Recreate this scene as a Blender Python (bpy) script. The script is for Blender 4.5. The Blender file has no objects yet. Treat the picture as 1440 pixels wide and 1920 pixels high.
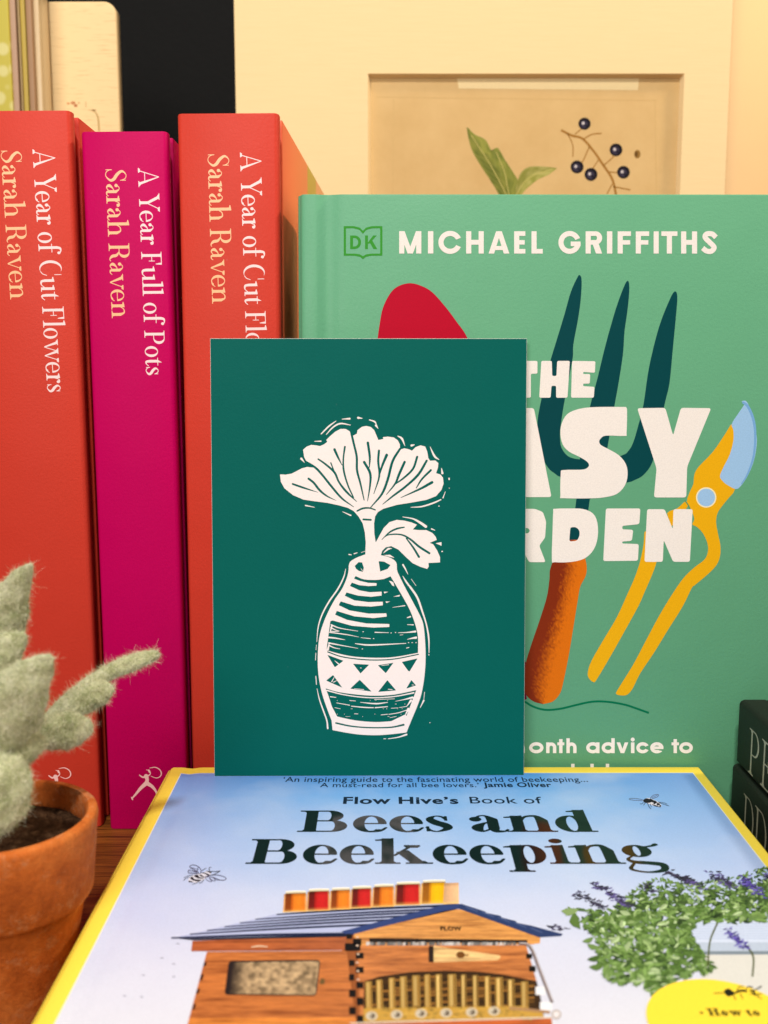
import bpy, bmesh, math, random
import numpy as np
from mathutils import Vector, Matrix, Euler
R = math.radians
rnd = random.Random(7)
SC = bpy.context.scene
COL = SC.collection

# ------------------------------------------------------------------ camera, light, exposure
F_PX, HC, PITCH = 1900.0, 0.163, math.atan(257/1900.0)      # focal length in photo pixels, eye height above the table, tilt down
cam_d = bpy.data.cameras.new('camera'); cam = bpy.data.objects.new('camera', cam_d); COL.objects.link(cam)
cam.location = (0, 0, HC); cam.rotation_euler = (math.pi/2-PITCH, 0, 0)
cam_d.sensor_fit = 'VERTICAL'; cam_d.sensor_height = 24; cam_d.sensor_width = 18
cam_d.lens = 24*F_PX/1920; cam_d.clip_start = .01; cam_d.clip_end = 20
cam_d.dof.use_dof = True; cam_d.dof.focus_distance = .352; cam_d.dof.aperture_fstop = 11.5
SC.camera = cam
SC.view_settings.view_transform = 'Standard'; SC.view_settings.look = 'None'
SC.view_settings.exposure = 0; SC.view_settings.gamma = 1
world = bpy.data.worlds.new('World'); SC.world = world; world.use_nodes = True
bg = world.node_tree.nodes['Background']; bg.inputs[0].default_value = (1, .88, .74, 1); bg.inputs[1].default_value = .13

def lamp(name, loc, target, size, power, col, shape='DISK'):
    d = bpy.data.lights.new(name, 'AREA'); d.shape = shape; d.size = size; d.energy = power; d.color = col
    o = bpy.data.objects.new(name, d); COL.objects.link(o); o.location = loc
    o.rotation_euler = (Vector(target)-Vector(loc)).to_track_quat('-Z', 'Y').to_euler()
    return o
lamp('ceiling_or_fill_lamp', (-.03, -.36, 1.30), (0, .33, .10), .12, 14.2, (1, .97, .925))
lamp('ceiling_or_fill_lamp', (.72, .40, .85), (.05, .60, .27), .10, 5.3, (1, .835, .62))
lamp('ceiling_or_fill_lamp', (-.40, -.85, .80), (0, .3, .1), .7, 11.2, (1, .965, .92))  # broad fill lamp added low in front to even out the upright faces

# ------------------------------------------------------------------ projection helpers (photo pixel -> point on a real plane)
CT, ST = math.cos(PITCH), math.sin(PITCH)
CAM = Vector((0, 0, HC))
def ray(u, v):
    xc, yc = (u-720)/F_PX, (960-v)/F_PX
    return Vector((xc, CT+yc*ST, yc*CT-ST))
def hit(u, v, p0, n):
    d = ray(u, v); return CAM + d*((Vector(p0)-CAM).dot(n)/d.dot(n))
def at_y(u, v, y):
    d = ray(u, v); return CAM + d*(y/d.y)
def srgb(r, g, b):
    f = lambda c: (c/12.92 if c <= .04045 else ((c+.055)/1.055)**2.4)
    return (f(r/255), f(g/255), f(b/255))

# ------------------------------------------------------------------ materials
class NT:
    def __init__(s, name):
        s.m = bpy.data.materials.new(name); s.m.use_nodes = True; s.t = s.m.node_tree; s.b = s.t.nodes['Principled BSDF']
    def n(s, kind, **kw):
        x = s.t.nodes.new(kind)
        for k, v in kw.items():
            if k.startswith('i_'): x.inputs[k[2:].replace('_', ' ')].default_value = v
            else: setattr(x, k, v)
        return x
    def l(s, a, b): s.t.links.new(a, b)
    def math(s, op, a, b=None):
        x = s.n('ShaderNodeMath', operation=op)
        for i, q in enumerate((a, b)):
            if q is None: continue
            if isinstance(q, (int, float)): x.inputs[i].default_value = q
            else: s.l(q, x.inputs[i])
        return x.outputs[0]
    def mix(s, fac, a, b, blend='MIX'):
        x = s.n('ShaderNodeMix', data_type='RGBA', blend_type=blend)
        for i, q in ((0, fac), (6, a), (7, b)):
            if isinstance(q, (int, float)): x.inputs[i].default_value = q
            elif isinstance(q, tuple): x.inputs[i].default_value = q if len(q) == 4 else q+(1,)
            else: s.l(q, x.inputs[i])
        return x.outputs[2]
    def noise(s, scale, detail=3, rough=.6, vec=None, mapscale=None):
        x = s.n('ShaderNodeTexNoise'); x.inputs['Scale'].default_value = scale
        x.inputs['Detail'].default_value = detail; x.inputs['Roughness'].default_value = rough
        c = vec if vec is not None else s.n('ShaderNodeTexCoord').outputs['Object']
        if mapscale:
            mp = s.n('ShaderNodeMapping'); mp.inputs['Scale'].default_value = mapscale; s.l(c, mp.inputs[0]); c = mp.outputs[0]
        s.l(c, x.inputs['Vector']); return x.outputs['Fac']
    def ramp(s, fac, stops):
        x = s.n('ShaderNodeValToRGB'); e = x.color_ramp.elements
        while len(e) < len(stops): e.new(.5)
        for q, (p, c) in zip(e, stops): q.position = p; q.color = c if len(c) == 4 else c+(1,)
        s.l(fac, x.inputs[0]); return x.outputs[0]
    def bump(s, h, strength, dist):
        x = s.n('ShaderNodeBump'); x.inputs['Strength'].default_value = strength; x.inputs['Distance'].default_value = dist
        s.l(h, x.inputs['Height']); s.l(x.outputs[0], s.b.inputs['Normal'])
    def col(s, q):
        if isinstance(q, tuple): s.b.inputs['Base Color'].default_value = q+(1,)
        else: s.l(q, s.b.inputs['Base Color'])
    def rough(s, r, spec=.5):
        s.b.inputs['Roughness'].default_value = r; s.b.inputs['Specular IOR Level'].default_value = spec

def paper(name, c, rough=.55, spec=.2, grain=.10, fine=2600, bump=.12, blotch=.06):
    """printed paper: colour with fine print grain, soft blotches and a faint tooth"""
    t = NT(name); g = t.noise(fine, 2, .7); b = t.noise(28, 3, .6)
    k = t.mix(t.math('MULTIPLY', g, 1.0), tuple(x*(1-grain) for x in c), tuple(min(1, x*(1+grain)) for x in c))
    k = t.mix(t.math('MULTIPLY', b, blotch*4), k, tuple(x*.86 for x in c))
    sp = t.ramp(t.noise(330, 2, .5), [(.73, (0, 0, 0)), (.76, (.35, .35, .35))]); wr = t.ramp(t.noise(17, 5, .75), [(.52, (0, 0, 0)), (.8, (1, 1, 1))])
    k = t.mix(t.math('MULTIPLY', sp, wr), k, tuple(min(1, x*.5+.42) for x in c))
    t.col(k); t.b.inputs['Specular IOR Level'].default_value = spec
    rr_ = t.n('ShaderNodeMapRange'); rr_.inputs['To Min'].default_value = rough-.08; rr_.inputs['To Max'].default_value = rough+.12; t.l(t.noise(40, 5, .7), rr_.inputs['Value']); t.l(rr_.outputs[0], t.b.inputs['Roughness'])
    h_ = t.math('ADD', t.math('MULTIPLY', t.noise(900, 3, .7), .0002), t.math('MULTIPLY', t.noise(26, 2, .5), .0012))
    t.bump(h_, bump*2.2, 1.0); return t.m
def ink(name='printed_ink', rough=.5, spec=.1, grain=.09):
    t = NT(name); a = t.n('ShaderNodeVertexColor', layer_name='Col'); g = t.noise(2400, 2, .7)
    t.col(t.mix(1.0, a.outputs[0], t.ramp(g, [(.3, (1-grain,)*3), (.7, (1+grain*.3,)*3)]), 'MULTIPLY'))
    t.rough(rough, spec); return t.m

# ------------------------------------------------------------------ 2-D drawing: signed-distance canvas -> outlines -> filled mesh
def smooth(pts, n=6, closed=False):
    P = [np.array(p, float) for p in pts]; m = len(P); out = []
    if m < 3 and not closed: return [tuple(p) for p in P]
    rng = range(m if closed else m-1)
    for i in rng:
        p1, p2 = P[i], P[(i+1) % m]
        p0 = P[(i-1) % m] if (closed or i > 0) else 2*p1-p2
        p3 = P[(i+2) % m] if (closed or i+2 < m) else 2*p2-p1
        for k in range(n):
            t = k/n
            out.append(tuple(.5*((2*p1)+(-p0+p2)*t+(2*p0-5*p1+4*p2-p3)*t*t+(-p0+3*p1-3*p2+p3)*t**3)))
    if not closed: out.append(tuple(P[-1]))
    return out
def fillet(pts, r, n=4):
    out = []; m = len(pts)
    for i in range(m):
        a, b, c = (np.array(pts[k % m], float) for k in (i-1, i, i+1))
        la, lc = np.linalg.norm(a-b), np.linalg.norm(c-b)
        k = min(r, la*.45, lc*.45)
        p, q = b+(a-b)/la*k, b+(c-b)/lc*k
        for j in range(n+1):
            t = j/n; out.append(tuple((1-t)**2*p+2*t*(1-t)*b+t*t*q))
    return out
def ribbon(pts, w, n=6):
    """flat-ended stroke outline; w half width (number or one per point)"""
    W = [w]*len(pts) if isinstance(w, (int, float)) else list(w)
    q = smooth([(p[0], p[1], ww) for p, ww in zip(pts, W)], n)
    L, Rr = [], []
    for i, (x, y, ww) in enumerate(q):
        a, b = q[max(0, i-1)], q[min(len(q)-1, i+1)]
        dx, dy = b[0]-a[0], b[1]-a[1]; l = math.hypot(dx, dy) or 1
        L.append((x-dy/l*ww, y+dx/l*ww)); Rr.append((x+dy/l*ww, y-dx/l*ww))
    return L+Rr[::-1]
def ellipse(cx, cy, rx, ry, n=40, a0=0, a1=2*math.pi, full=True):
    return [(cx+rx*math.cos(a0+(a1-a0)*i/n), cy+ry*math.sin(a0+(a1-a0)*i/n)) for i in range(n if full else n+1)]
class Canvas:
    def __init__(s, x0, y0, x1, y1, step):
        s.x0, s.y0, s.h = x0, y0, step
        s.nx, s.ny = int((x1-x0)/step)+2, int((y1-y0)/step)+2
        s.F = np.full((s.ny, s.nx), -3*step, np.float32)
    def win(s, x0, y0, x1, y1):
        m = 3*s.h
        i0 = max(0, int((x0-m-s.x0)/s.h)); i1 = min(s.nx, int((x1+m-s.x0)/s.h)+2)
        j0 = max(0, int((y0-m-s.y0)/s.h)); j1 = min(s.ny, int((y1+m-s.y0)/s.h)+2)
        X, Y = np.meshgrid(s.x0+np.arange(i0, i1)*s.h, s.y0+np.arange(j0, j1)*s.h)
        return (slice(j0, j1), slice(i0, i1)), X, Y
    def put(s, w, sd, sub):
        c = 3*s.h; sd = np.clip(sd, -c, c)
        s.F[w] = np.minimum(s.F[w], -sd) if sub else np.maximum(s.F[w], sd)
    def poly(s, P, sub=False):
        A = np.array(P, float); w, X, Y = s.win(*A.min(0), *A.max(0))
        if X.size == 0: return s
        d = np.full(X.shape, 1e9); ins = np.zeros(X.shape, bool)
        for i in range(len(A)):
            a, b = A[i-1], A[i]; e = b-a; L = e.dot(e)
            if L < 1e-14: continue
            t = np.clip(((X-a[0])*e[0]+(Y-a[1])*e[1])/L, 0, 1)
            d = np.minimum(d, (X-a[0]-t*e[0])**2+(Y-a[1]-t*e[1])**2)
            if a[1] != b[1]:
                ins ^= ((a[1] > Y) != (b[1] > Y)) & (X < (b[0]-a[0])*(Y-a[1])/(b[1]-a[1])+a[0])
        s.put(w, np.where(ins, 1, -1)*np.sqrt(d), sub); return s
    def stroke(s, pts, w, sub=False, n=5):
        W = [w]*len(pts) if isinstance(w, (int, float)) else list(w)
        q = smooth([(p[0], p[1], ww) for p, ww in zip(pts, W)], n)
        for a, b in zip(q, q[1:]):
            m = max(a[2], b[2])
            win, X, Y = s.win(min(a[0], b[0])-m, min(a[1], b[1])-m, max(a[0], b[0])+m, max(a[1], b[1])+m)
            if X.size == 0: continue
            ex, ey = b[0]-a[0], b[1]-a[1]; L = ex*ex+ey*ey or 1e-9
            t = np.clip(((X-a[0])*ex+(Y-a[1])*ey)/L, 0, 1)
            s.put(win, a[2]+(b[2]-a[2])*t-np.hypot(X-a[0]-t*ex, Y-a[1]-t*ey), sub)
        return s
    def loops(s, tol=.1):
        F = np.pad(s.F, 1, constant_values=-s.h*3); h = s.h; B = F > 0
        cells = np.argwhere((B[:-1, :-1] != B[:-1, 1:]) | (B[:-1, :-1] != B[1:, :-1]) | (B[:-1, :-1] != B[1:, 1:]))
        adj, pos = {}, {}
        def pt(key):
            if key not in pos:
                j, i, k = key; a = F[j, i]; b = F[j, i+1] if k == 0 else F[j+1, i]; t = a/(a-b)
                pos[key] = (s.x0+(i-1+(t if k == 0 else 0))*h, s.y0+(j-1+(t if k == 1 else 0))*h)
            return key
        for j, i in cells:
            j, i = int(j), int(i)
            c = (B[j, i], B[j, i+1], B[j+1, i+1], B[j+1, i])
            E = [(j, i, 0), (j, i+1, 1), (j+1, i, 0), (j, i, 1)]
            cr = [k for k in range(4) if c[k] != c[(k+1) % 4]]
            if len(cr) == 2: pairs = [cr]
            else:
                mid = (F[j, i]+F[j, i+1]+F[j+1, i]+F[j+1, i+1]) > 0
                pairs = [(0, 1), (2, 3)] if mid == bool(c[0]) else [(3, 0), (1, 2)]
            for a, b in pairs:
                a, b = pt(E[a]), pt(E[b]); adj.setdefault(a, []).append(b); adj.setdefault(b, []).append(a)
        out, seen = [], set()
        for k0 in adj:
            if k0 in seen: continue
            L, k, prev = [], k0, None
            while k is not None and k not in seen:
                seen.add(k); L.append(pos[k])
                nx = [q for q in adj[k] if q not in seen]; k = nx[0] if nx else None
            if len(L) < 4: continue
            L = rdp(L, tol*h)
            if len(L) >= 3: out.append(L)
        return out
def rdp(L, tol):
    A = np.array(L); n = len(A); far = int(np.argmax(((A-A[0])**2).sum(1)))
    keep = {0, far}; st = [(0, far), (far, n)]
    while st:
        a, b = st.pop()
        if b-a < 2: continue
        p, q = A[a], A[b % n]; e = q-p; l = np.hypot(*e) or 1e-9; M = A[a+1:b]
        d = np.abs((M[:, 0]-p[0])*e[1]-(M[:, 1]-p[1])*e[0])/l; k = int(np.argmax(d))
        if d[k] > tol: keep.add(a+1+k); st += [(a, a+1+k), (a+1+k, b)]
    return [L[i] for i in sorted(keep)]
def fill(loops):
    cu = bpy.data.curves.new('tmp', 'CURVE'); cu.dimensions = '2D'; cu.fill_mode = 'BOTH'
    for L in loops:
        s = cu.splines.new('POLY'); s.points.add(len(L)-1)
        s.points.foreach_set('co', [c for p in L for c in (p[0], p[1], 0, 1)]); s.use_cyclic_u = True
    o = bpy.data.objects.new('tmp', cu); m = bpy.data.meshes.new_from_object(o)
    V = [tuple(v.co[:2]) for v in m.vertices]; P = [tuple(p.vertices) for p in m.polygons]
    bpy.data.objects.remove(o); bpy.data.curves.remove(cu); bpy.data.meshes.remove(m)
    return V, P
class Art:
    """coloured flat shapes printed on a face; each layer a hair above the one below"""
    def __init__(s): s.V, s.P, s.C, s.lv = [], [], [], 0.0
    def add(s, VP, col, lv=None):
        V, P = VP; o = len(s.V)
        if lv is not None: s.lv = lv
        s.V += [(x, y, s.lv) for x, y in V]
        s.P += [tuple(i+o for i in p) for p in P]; s.C += [col]*len(V) if isinstance(col, tuple) else list(col)
        return s
    def poly(s, P, col, lv=None): return s.add(fill([P]), col, lv)
    def quad(s, x0, y0, x1, y1, col, lv=None): return s.add(([(x0, y0), (x1, y0), (x1, y1), (x0, y1)], [(0, 1, 2, 3)]), col, lv)
    def raw(s, P, col, lv=None): return s.add((P, [tuple(range(len(P)))]), col, lv)
    def rib(s, pts, w, col, lv=None, n=5):
        L = ribbon(pts, w, n); m = len(L)//2
        return s.add((L, [(i, i+1, 2*m-2-i, 2*m-1-i) for i in range(m-1)]), col, lv)
    def loft(s, A, B, nu, nv, colf, lv=None):
        def samp(Q, n):
            Q = np.array(smooth(Q, 8)); d = np.r_[0, np.cumsum(np.hypot(*np.diff(Q, axis=0).T))]
            t = np.linspace(0, d[-1], n); return np.c_[np.interp(t, d, Q[:, 0]), np.interp(t, d, Q[:, 1])]
        a, b = samp(A, nu), samp(B, nu); V, C, P = [], [], []
        for i in range(nu):
            for j in range(nv):
                V.append(tuple(a[i]+(b[i]-a[i])*j/(nv-1))); C.append(colf(i/(nu-1), j/(nv-1)))
        for i in range(nu-1):
            for j in range(nv-1): k = i*nv+j; P.append((k, k+1, k+nv+1, k+nv))
        return s.add((V, P), C, lv)

# ------------------------------------------------------------------ lettering
GC = {}
def serif_glyph(ch, st, hl, k, xh):
    """high-contrast serif letter: cap height 1; st stem, hl hairline, k width factor, xh x-height -> (canvas, advance)"""
    key = (ch, st, hl, k, xh)
    if key in GC: return GC[key]
    c = Canvas(-.35, -.45, 1.2*k+.8, 1.25, .0125); s2 = st/2; h2 = hl/2
    X = lambda x: x*k
    rect = lambda x0, y0, x1, y1: c.poly([(x0, y0), (x1, y0), (x1, y1), (x0, y1)])
    def ser(x, y, w=None, up=1):           # slab hairline with a small bracket
        w = w or st*.5+.115*max(1, k*.85)
        rect(x-w, y if up > 0 else y-hl, x+w, y+hl if up > 0 else y)
        c.poly([(x-s2-.05, y+up*hl*.6), (x+s2+.05, y+up*hl*.6), (x+s2*.95, y+up*(hl+.06)), (x-s2*.95, y+up*(hl+.06))])
    def flag(x, y):                        # top-left flag of a lower-case stem
        c.poly([(x-s2-.12*max(1, k*.8), y-hl*1.0), (x-s2-.12*max(1, k*.8), y-hl*1.9), (x-s2+.01, y-.1), (x+s2, y-.06), (x+s2, y+.015)])
    def stem(x, y0, y1, top=0, bot=1):
        rect(x-s2, y0, x+s2, y1)
        if bot: ser(x, y0)
        if top == 1: ser(x, y1, up=-1)
        if top == 2: flag(x, y1)
    def ring(cx, cy, rx, ry, l=1, r=1):    # bowl with vertical stress
        c.poly(ellipse(cx, cy, rx, ry)); c.poly(ellipse(cx+(st*.95*l-st*.95*r)/2, cy, rx-st*.95*(l+r)/2, ry-hl), True)
    adv = .6
    if ch == ' ': adv = .30*k
    elif ch == 'A':
        a = X(.36); w = X(.70)
        c.poly(ribbon([(X(.06), 0), (a, 1.0)], h2*1.15)); c.poly([(a-s2*.3, 1.02), (a+h2, 1.02), (w+s2*.5, 0), (w-s2*1.5, 0)])
        rect(X(.17), .30, X(.55), .30+hl); ser(X(.06), 0, .12); ser(w-s2*.5, 0, .15); adv = X(.70)+.17
    elif ch == 'Y':
        m = X(.38)
        c.poly([(X(.04), 1), (X(.04)+st*1.15, 1), (m+s2, .42), (m-s2, .42)]); c.poly(ribbon([(X(.68), 1), (m+s2*.6, .42)], h2*1.15))
        stem(m, 0, .46); ser(X(.04)+st*.55, 1, .16, -1); ser(X(.68), 1, .12, -1); adv = X(.70)+.02
    elif ch == 'C':
        c.poly(ellipse(X(.40), .5, X(.37), .52)); c.poly(ellipse(X(.40)+st*.5, .5, X(.37)-st*.5, .52-hl), True)
        c.poly([(X(.66), .30), (2*k, .26), (2*k, .72), (X(.64), .70)], True)
        c.poly([(X(.72)-hl, .66), (X(.72), .66), (X(.72), 1.0), (X(.72)-hl, .97)]); c.stroke([(X(.73), .30), (X(.66), .12), (X(.55), .03)], [h2, h2*1.1, h2], n=4); adv = X(.78)+.04
    elif ch == 'H':
        x, x2 = .12+s2, .12+s2+X(.52); stem(x, 0, 1, 1, 1); stem(x2, 0, 1, 1, 1); rect(x, .5-h2, x2, .5+h2); adv = x2+s2+.14
    elif ch == 'E':
        x = .12+s2; stem(x, 0, 1, 1, 1); rect(x, 1-hl, X(.54), 1); rect(x, 0, X(.56), hl); rect(x, .5, X(.42), .5+hl)
        c.poly([(X(.54)-hl, .74), (X(.54), .74), (X(.56), 1), (X(.54)-.07, 1-hl)]); c.poly([(X(.56)-hl, .28), (X(.57), .28), (X(.58), 0), (X(.56)-.08, hl)]); c.poly([(X(.42)-hl, .38), (X(.42), .38), (X(.42), .64), (X(.42)-hl, .64)]); adv = X(.60)+.06
    elif ch in 'FPRBD':
        x = .12+s2; stem(x, 0, 1, 1, 1)
        if ch == 'F':
            rect(x, 1-hl, X(.58), 1); c.poly([(X(.58)-hl, .70), (X(.58), .70), (X(.60), 1), (X(.58)-.09, 1-hl)])
            rect(x, .49, X(.44), .49+hl); c.poly([(X(.44)-hl, .36), (X(.44), .36), (X(.44), .66), (X(.44)-hl, .66)]); adv = X(.62)+.06
        elif ch == 'D':
            c.poly([(x, 0), (X(.35), 0)]+ellipse(X(.35), .5, X(.38), .5, 20, -math.pi/2, math.pi/2, False)+[(x, 1)])
            c.poly([(x+s2, hl), (X(.35), hl)]+ellipse(X(.35), .5, X(.38)-st, .5-hl, 20, -math.pi/2, math.pi/2, False)+[(x+s2, 1-hl)], True); adv = X(.78)
        else:
            yb = .48
            def bowl(y0, y1, xr):
                m, r = (y0+y1)/2, (y1-y0)/2; xc = xr-min(r, xr*.45)
                c.poly([(x, y0), (xc, y0)]+ellipse(xc, m, xr-xc, r, 20, -math.pi/2, math.pi/2, False)+[(x, y1)])
                c.poly([(x+s2, y0+hl), (xc-.02, y0+hl)]+ellipse(xc-.02, m, max(.03, xr-xc-st*1.02+.02), r-hl, 20, -math.pi/2, math.pi/2, False)+[(x+s2, y1-hl)], True)
            if ch == 'B': bowl(0, yb+hl, X(.70)+st*.35); bowl(yb, 1, X(.64)+st*.30); adv = X(.72)+st*.35+.08
            else:
                bowl(yb-(.04 if ch == 'P' else 0), 1, X(.60)+st*.25); adv = X(.64)+.08
                if ch == 'R': c.stroke([(X(.36), yb+.02), (X(.52), .36), (X(.56), .16), (X(.68), 0.03), (X(.76), .06)], [h2, s2*.9, s2, h2*1.3, h2]); adv = X(.74)+.08
    elif ch == 'S':
        c.stroke([(X(.50), .78), (X(.42), .95), (X(.26), .985), (X(.12), .80), (X(.25), .57), (X(.45), .40), (X(.50), .22), (X(.32), .02), (X(.14), .06), (X(.05), .24)],
                 [h2, h2, h2, s2*.75, s2*1.05, s2*1.05, s2*.75, h2, h2, h2])
        rect(X(.52)-hl, .70, X(.52), .98); rect(X(.04), .02, X(.04)+hl, .32); adv = X(.58)+.06
    elif ch == 'a':
        x = X(.36)
        c.stroke([(X(.09), xh*.80), (X(.17), xh*.985), (X(.27), xh*.98), (x, xh*.74)], [h2*1.3, h2, h2*1.2, s2*.95]); rect(x-s2*.95, .14, x+s2*.95, xh*.76)
        c.poly(ellipse(X(.09)+.01, xh*.78, s2*.85+.02, s2*.8+.025))
        c.stroke([(x, .16), (x+s2*.3, .04), (x+s2+.07, .03), (x+s2+.13, .10)], [s2*.9, s2*.6, h2*1.2, h2])
        c.stroke([(x, xh*.60), (X(.22), xh*.52), (X(.08)+s2*.3, xh*.26), (X(.18), .03), (x-s2*.5, .13)], [h2, h2*1.4, s2*1.0, h2*1.3, h2]); adv = x+s2+.14
    elif ch in 'eoc':
        rx = X(.24)+st*.12; cx = rx+.03; ring(cx, xh/2, rx, xh/2+.015, 1, 1 if ch == 'o' else .75); adv = 2*rx+.08
        if ch == 'e':
            c.poly([(cx+rx-st*1.1, xh*.50), (2*k+1, xh*.50), (2*k+1, xh*.10), (cx+rx*.3, xh*.16), (cx+rx-st*1.1, xh*.30)], True)
            rect(cx-rx+s2, xh*.47, cx+rx*.985, xh*.47+hl)
            c.stroke([(cx+rx*.95, xh*.25), (cx+rx*.6, xh*.06), (cx, h2-.012)], [h2, h2*1.25, h2*1.3])
    elif ch in 'rnhmu':
        x = .12+s2
        if ch == 'u':
            x2 = x+X(.36)+s2*.3; stem(x, .18, xh, 2, 0); stem(x2, 0, xh, 2, 0)
            c.stroke([(x, .22), (x+s2*.6, .05), ((x+x2)/2, .01+h2), (x2-s2, .16)], [s2, s2*.8, h2*1.4, h2]); rect(x2, 0, x2+s2+.09, hl); adv = x2+s2+.11
        else:
            stem(x, 0, 1.03 if ch == 'h' else xh, 2, 1)
            if ch == 'r':
                c.stroke([(x+s2, xh*.68), (x+X(.12), xh*.92), (x+X(.20)+.02, xh*.96)], [h2, h2*1.2, h2*1.8]); c.poly(ellipse(x+X(.22)+s2*.2, xh*.87, s2*.75+.025, s2*.7+.03)); adv = x+X(.22)+s2+.06
            else:
                x2 = x+X(.36)+s2*.3
                c.stroke([(x+s2*.6, xh*.66), (x+X(.14), xh*.93), (x2-X(.08), xh*.965), (x2, xh*.68)], [h2, h2*1.3, h2*1.8, s2]); rect(x2-s2, 0, x2+s2, xh*.70); ser(x2, 0); adv = x2+s2+.12
    elif ch in 'dpq':
        rx = X(.24)+st*.10; cx = rx+.03 if ch == 'd' else rx+.14
        ring(cx, xh/2, rx, xh/2+.012)
        if ch == 'd': x = cx+rx-s2*.9; c.poly([(x-s2, 0), (3, 0), (3, xh), (x-s2, xh)], True); stem(x, 0, 1.03, 2, 0); rect(x, 0, x+s2+.10, hl); adv = x+s2+.12
        else: x = cx-rx+s2*.9; c.poly([(-1, 0), (x+s2, 0), (x+s2, xh), (-1, xh)], True); stem(x, -.30, xh, 2, 1); adv = cx+rx+.05
    elif ch in 'lk':
        x = .12+s2; stem(x, 0, 1.03, 2, 1); adv = x+s2+.12
        if ch == 'k':
            c.poly(ribbon([(x+s2, xh*.42), (x+X(.38), xh-h2)], h2*1.1)); ser(x+X(.38), xh, .14, -1)
            c.poly([(x+X(.13), xh*.62), (x+X(.13)+st*1.0, xh*.72), (x+X(.46)+s2*1.3, 0), (x+X(.46)-s2, 0)]); ser(x+X(.46)+s2*.2, 0, s2+.13); adv = x+X(.46)+s2+.16
    elif ch == 'i':
        x = .12+s2; stem(x, 0, xh, 2, 1); c.poly(ellipse(x, xh+.17, s2*.95+.02, min(s2*.8+.03, .1))); adv = x+s2+.12
    elif ch == 'f':
        x = .13+s2; rect(x-s2, 0, x+s2, .86); ser(x, 0); rect(.0, xh-hl, x+X(.18)+.05, xh)
        c.stroke([(x, .84), (x+s2*.6, .99), (x+X(.16), 1.025), (x+X(.25), .97)], [s2, s2*.8, h2*1.5, h2*1.5]); c.poly(ellipse(x+X(.25), .93, s2*.7+.025, s2*.65+.03)); adv = x+X(.24)+.05
    elif ch == 't':
        x = .11+s2; rect(x-s2, .18, x+s2, xh); c.poly([(x-s2, xh-.02), (x+s2, xh-.02), (x+s2, xh+.2)]); rect(0, xh-hl, x+X(.16)+.05, xh)
        c.stroke([(x, .22), (x+s2*.4, .05), (x+X(.12), .02+h2), (x+X(.20)+.02, .14)], [s2, s2*.8, h2*1.4, h2]); adv = x+X(.20)+.06
    elif ch == 'v' or ch == 'w':
        def vee(o):
            m = o+X(.27); c.poly([(o+.0, xh), (o+st*1.1, xh), (m+s2*.6, -.015), (m-s2*.25, -.015)]); c.poly(ribbon([(o+X(.50), xh), (m+s2*.3, -.0)], h2*1.1)); ser(o+s2, xh, s2+.09, -1)
            return o+X(.50)
        e = vee(.08); 
        if ch == 'w': e = vee(e-s2-.02)
        ser(e, xh, .11, -1); adv = e+.08
    elif ch == 's':
        c.stroke([(X(.35), xh*.74), (X(.28), xh*.94), (X(.17), xh-h2), (X(.08)+s2*.2, xh*.78), (X(.19), xh*.56), (X(.32), xh*.40), (X(.36), xh*.22), (X(.22), h2), (X(.11), xh*.07), (X(.04), xh*.26)],
                 [h2, h2*1.1, h2, s2*.7, s2*.95, s2*.95, s2*.72, h2, h2*1.1, h2])
        rect(X(.37)-hl, xh*.68, X(.37), xh*.97); rect(X(.03), xh*.03, X(.03)+hl, xh*.34); adv = X(.42)+.06
    elif ch == 'g':
        rx = X(.21)+st*.1; cx = rx+.06; ring(cx, xh*.68, rx, xh*.33); c.stroke([(cx+rx*.7, xh*.90), (cx+rx+.06, xh*.96), (cx+rx+.13, xh*1.03)], [h2, h2*1.3, h2*1.8])
        c.stroke([(cx-rx*.5, xh*.40), (cx-rx*.85, xh*.24), (cx-rx*.5, xh*.10), (cx+rx*.5, xh*.04), (cx+rx*1.25, -.04), (cx+rx*1.1, -.24), (cx, -.31), (cx-rx*.95, -.20), (cx-rx*.6, .02)],
                 [h2*.8, h2*1.3, s2*.55, s2*.62, s2*.7, s2*.55, h2*1.1, s2*.35, h2]); adv = 2*rx+.17
    GC[key] = (fill(c.loops(.08)), adv)
    return GC[key]
def serif_text(s, st, hl, k, xh, gap=.03):
    V, P, x = [], [], 0
    for ch in s:
        (v, p), adv = serif_glyph(ch, st, hl, k, xh); o = len(V)
        V += [(a+x, b) for a, b in v]; P += [tuple(i+o for i in f) for f in p]; x += adv+gap
    return V, P, x-gap
def font_text(s, bold=0.0):
    """grotesque text from the built-in outline letters, normalised to cap height 1"""
    cu = bpy.data.curves.new('tmp', 'FONT'); cu.body = s; cu.offset = bold; cu.resolution_u = 4; cu.space_character = 1.03+bold*1.2
    o = bpy.data.objects.new('tmp', cu); m = bpy.data.meshes.new_from_object(o)
    V = [(v.co.x/.729, v.co.y/.729) for v in m.vertices]; P = [tuple(p.vertices) for p in m.polygons]
    bpy.data.objects.remove(o); bpy.data.curves.remove(cu); bpy.data.meshes.remove(m)
    return V, P, max(v[0] for v in V)
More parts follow.
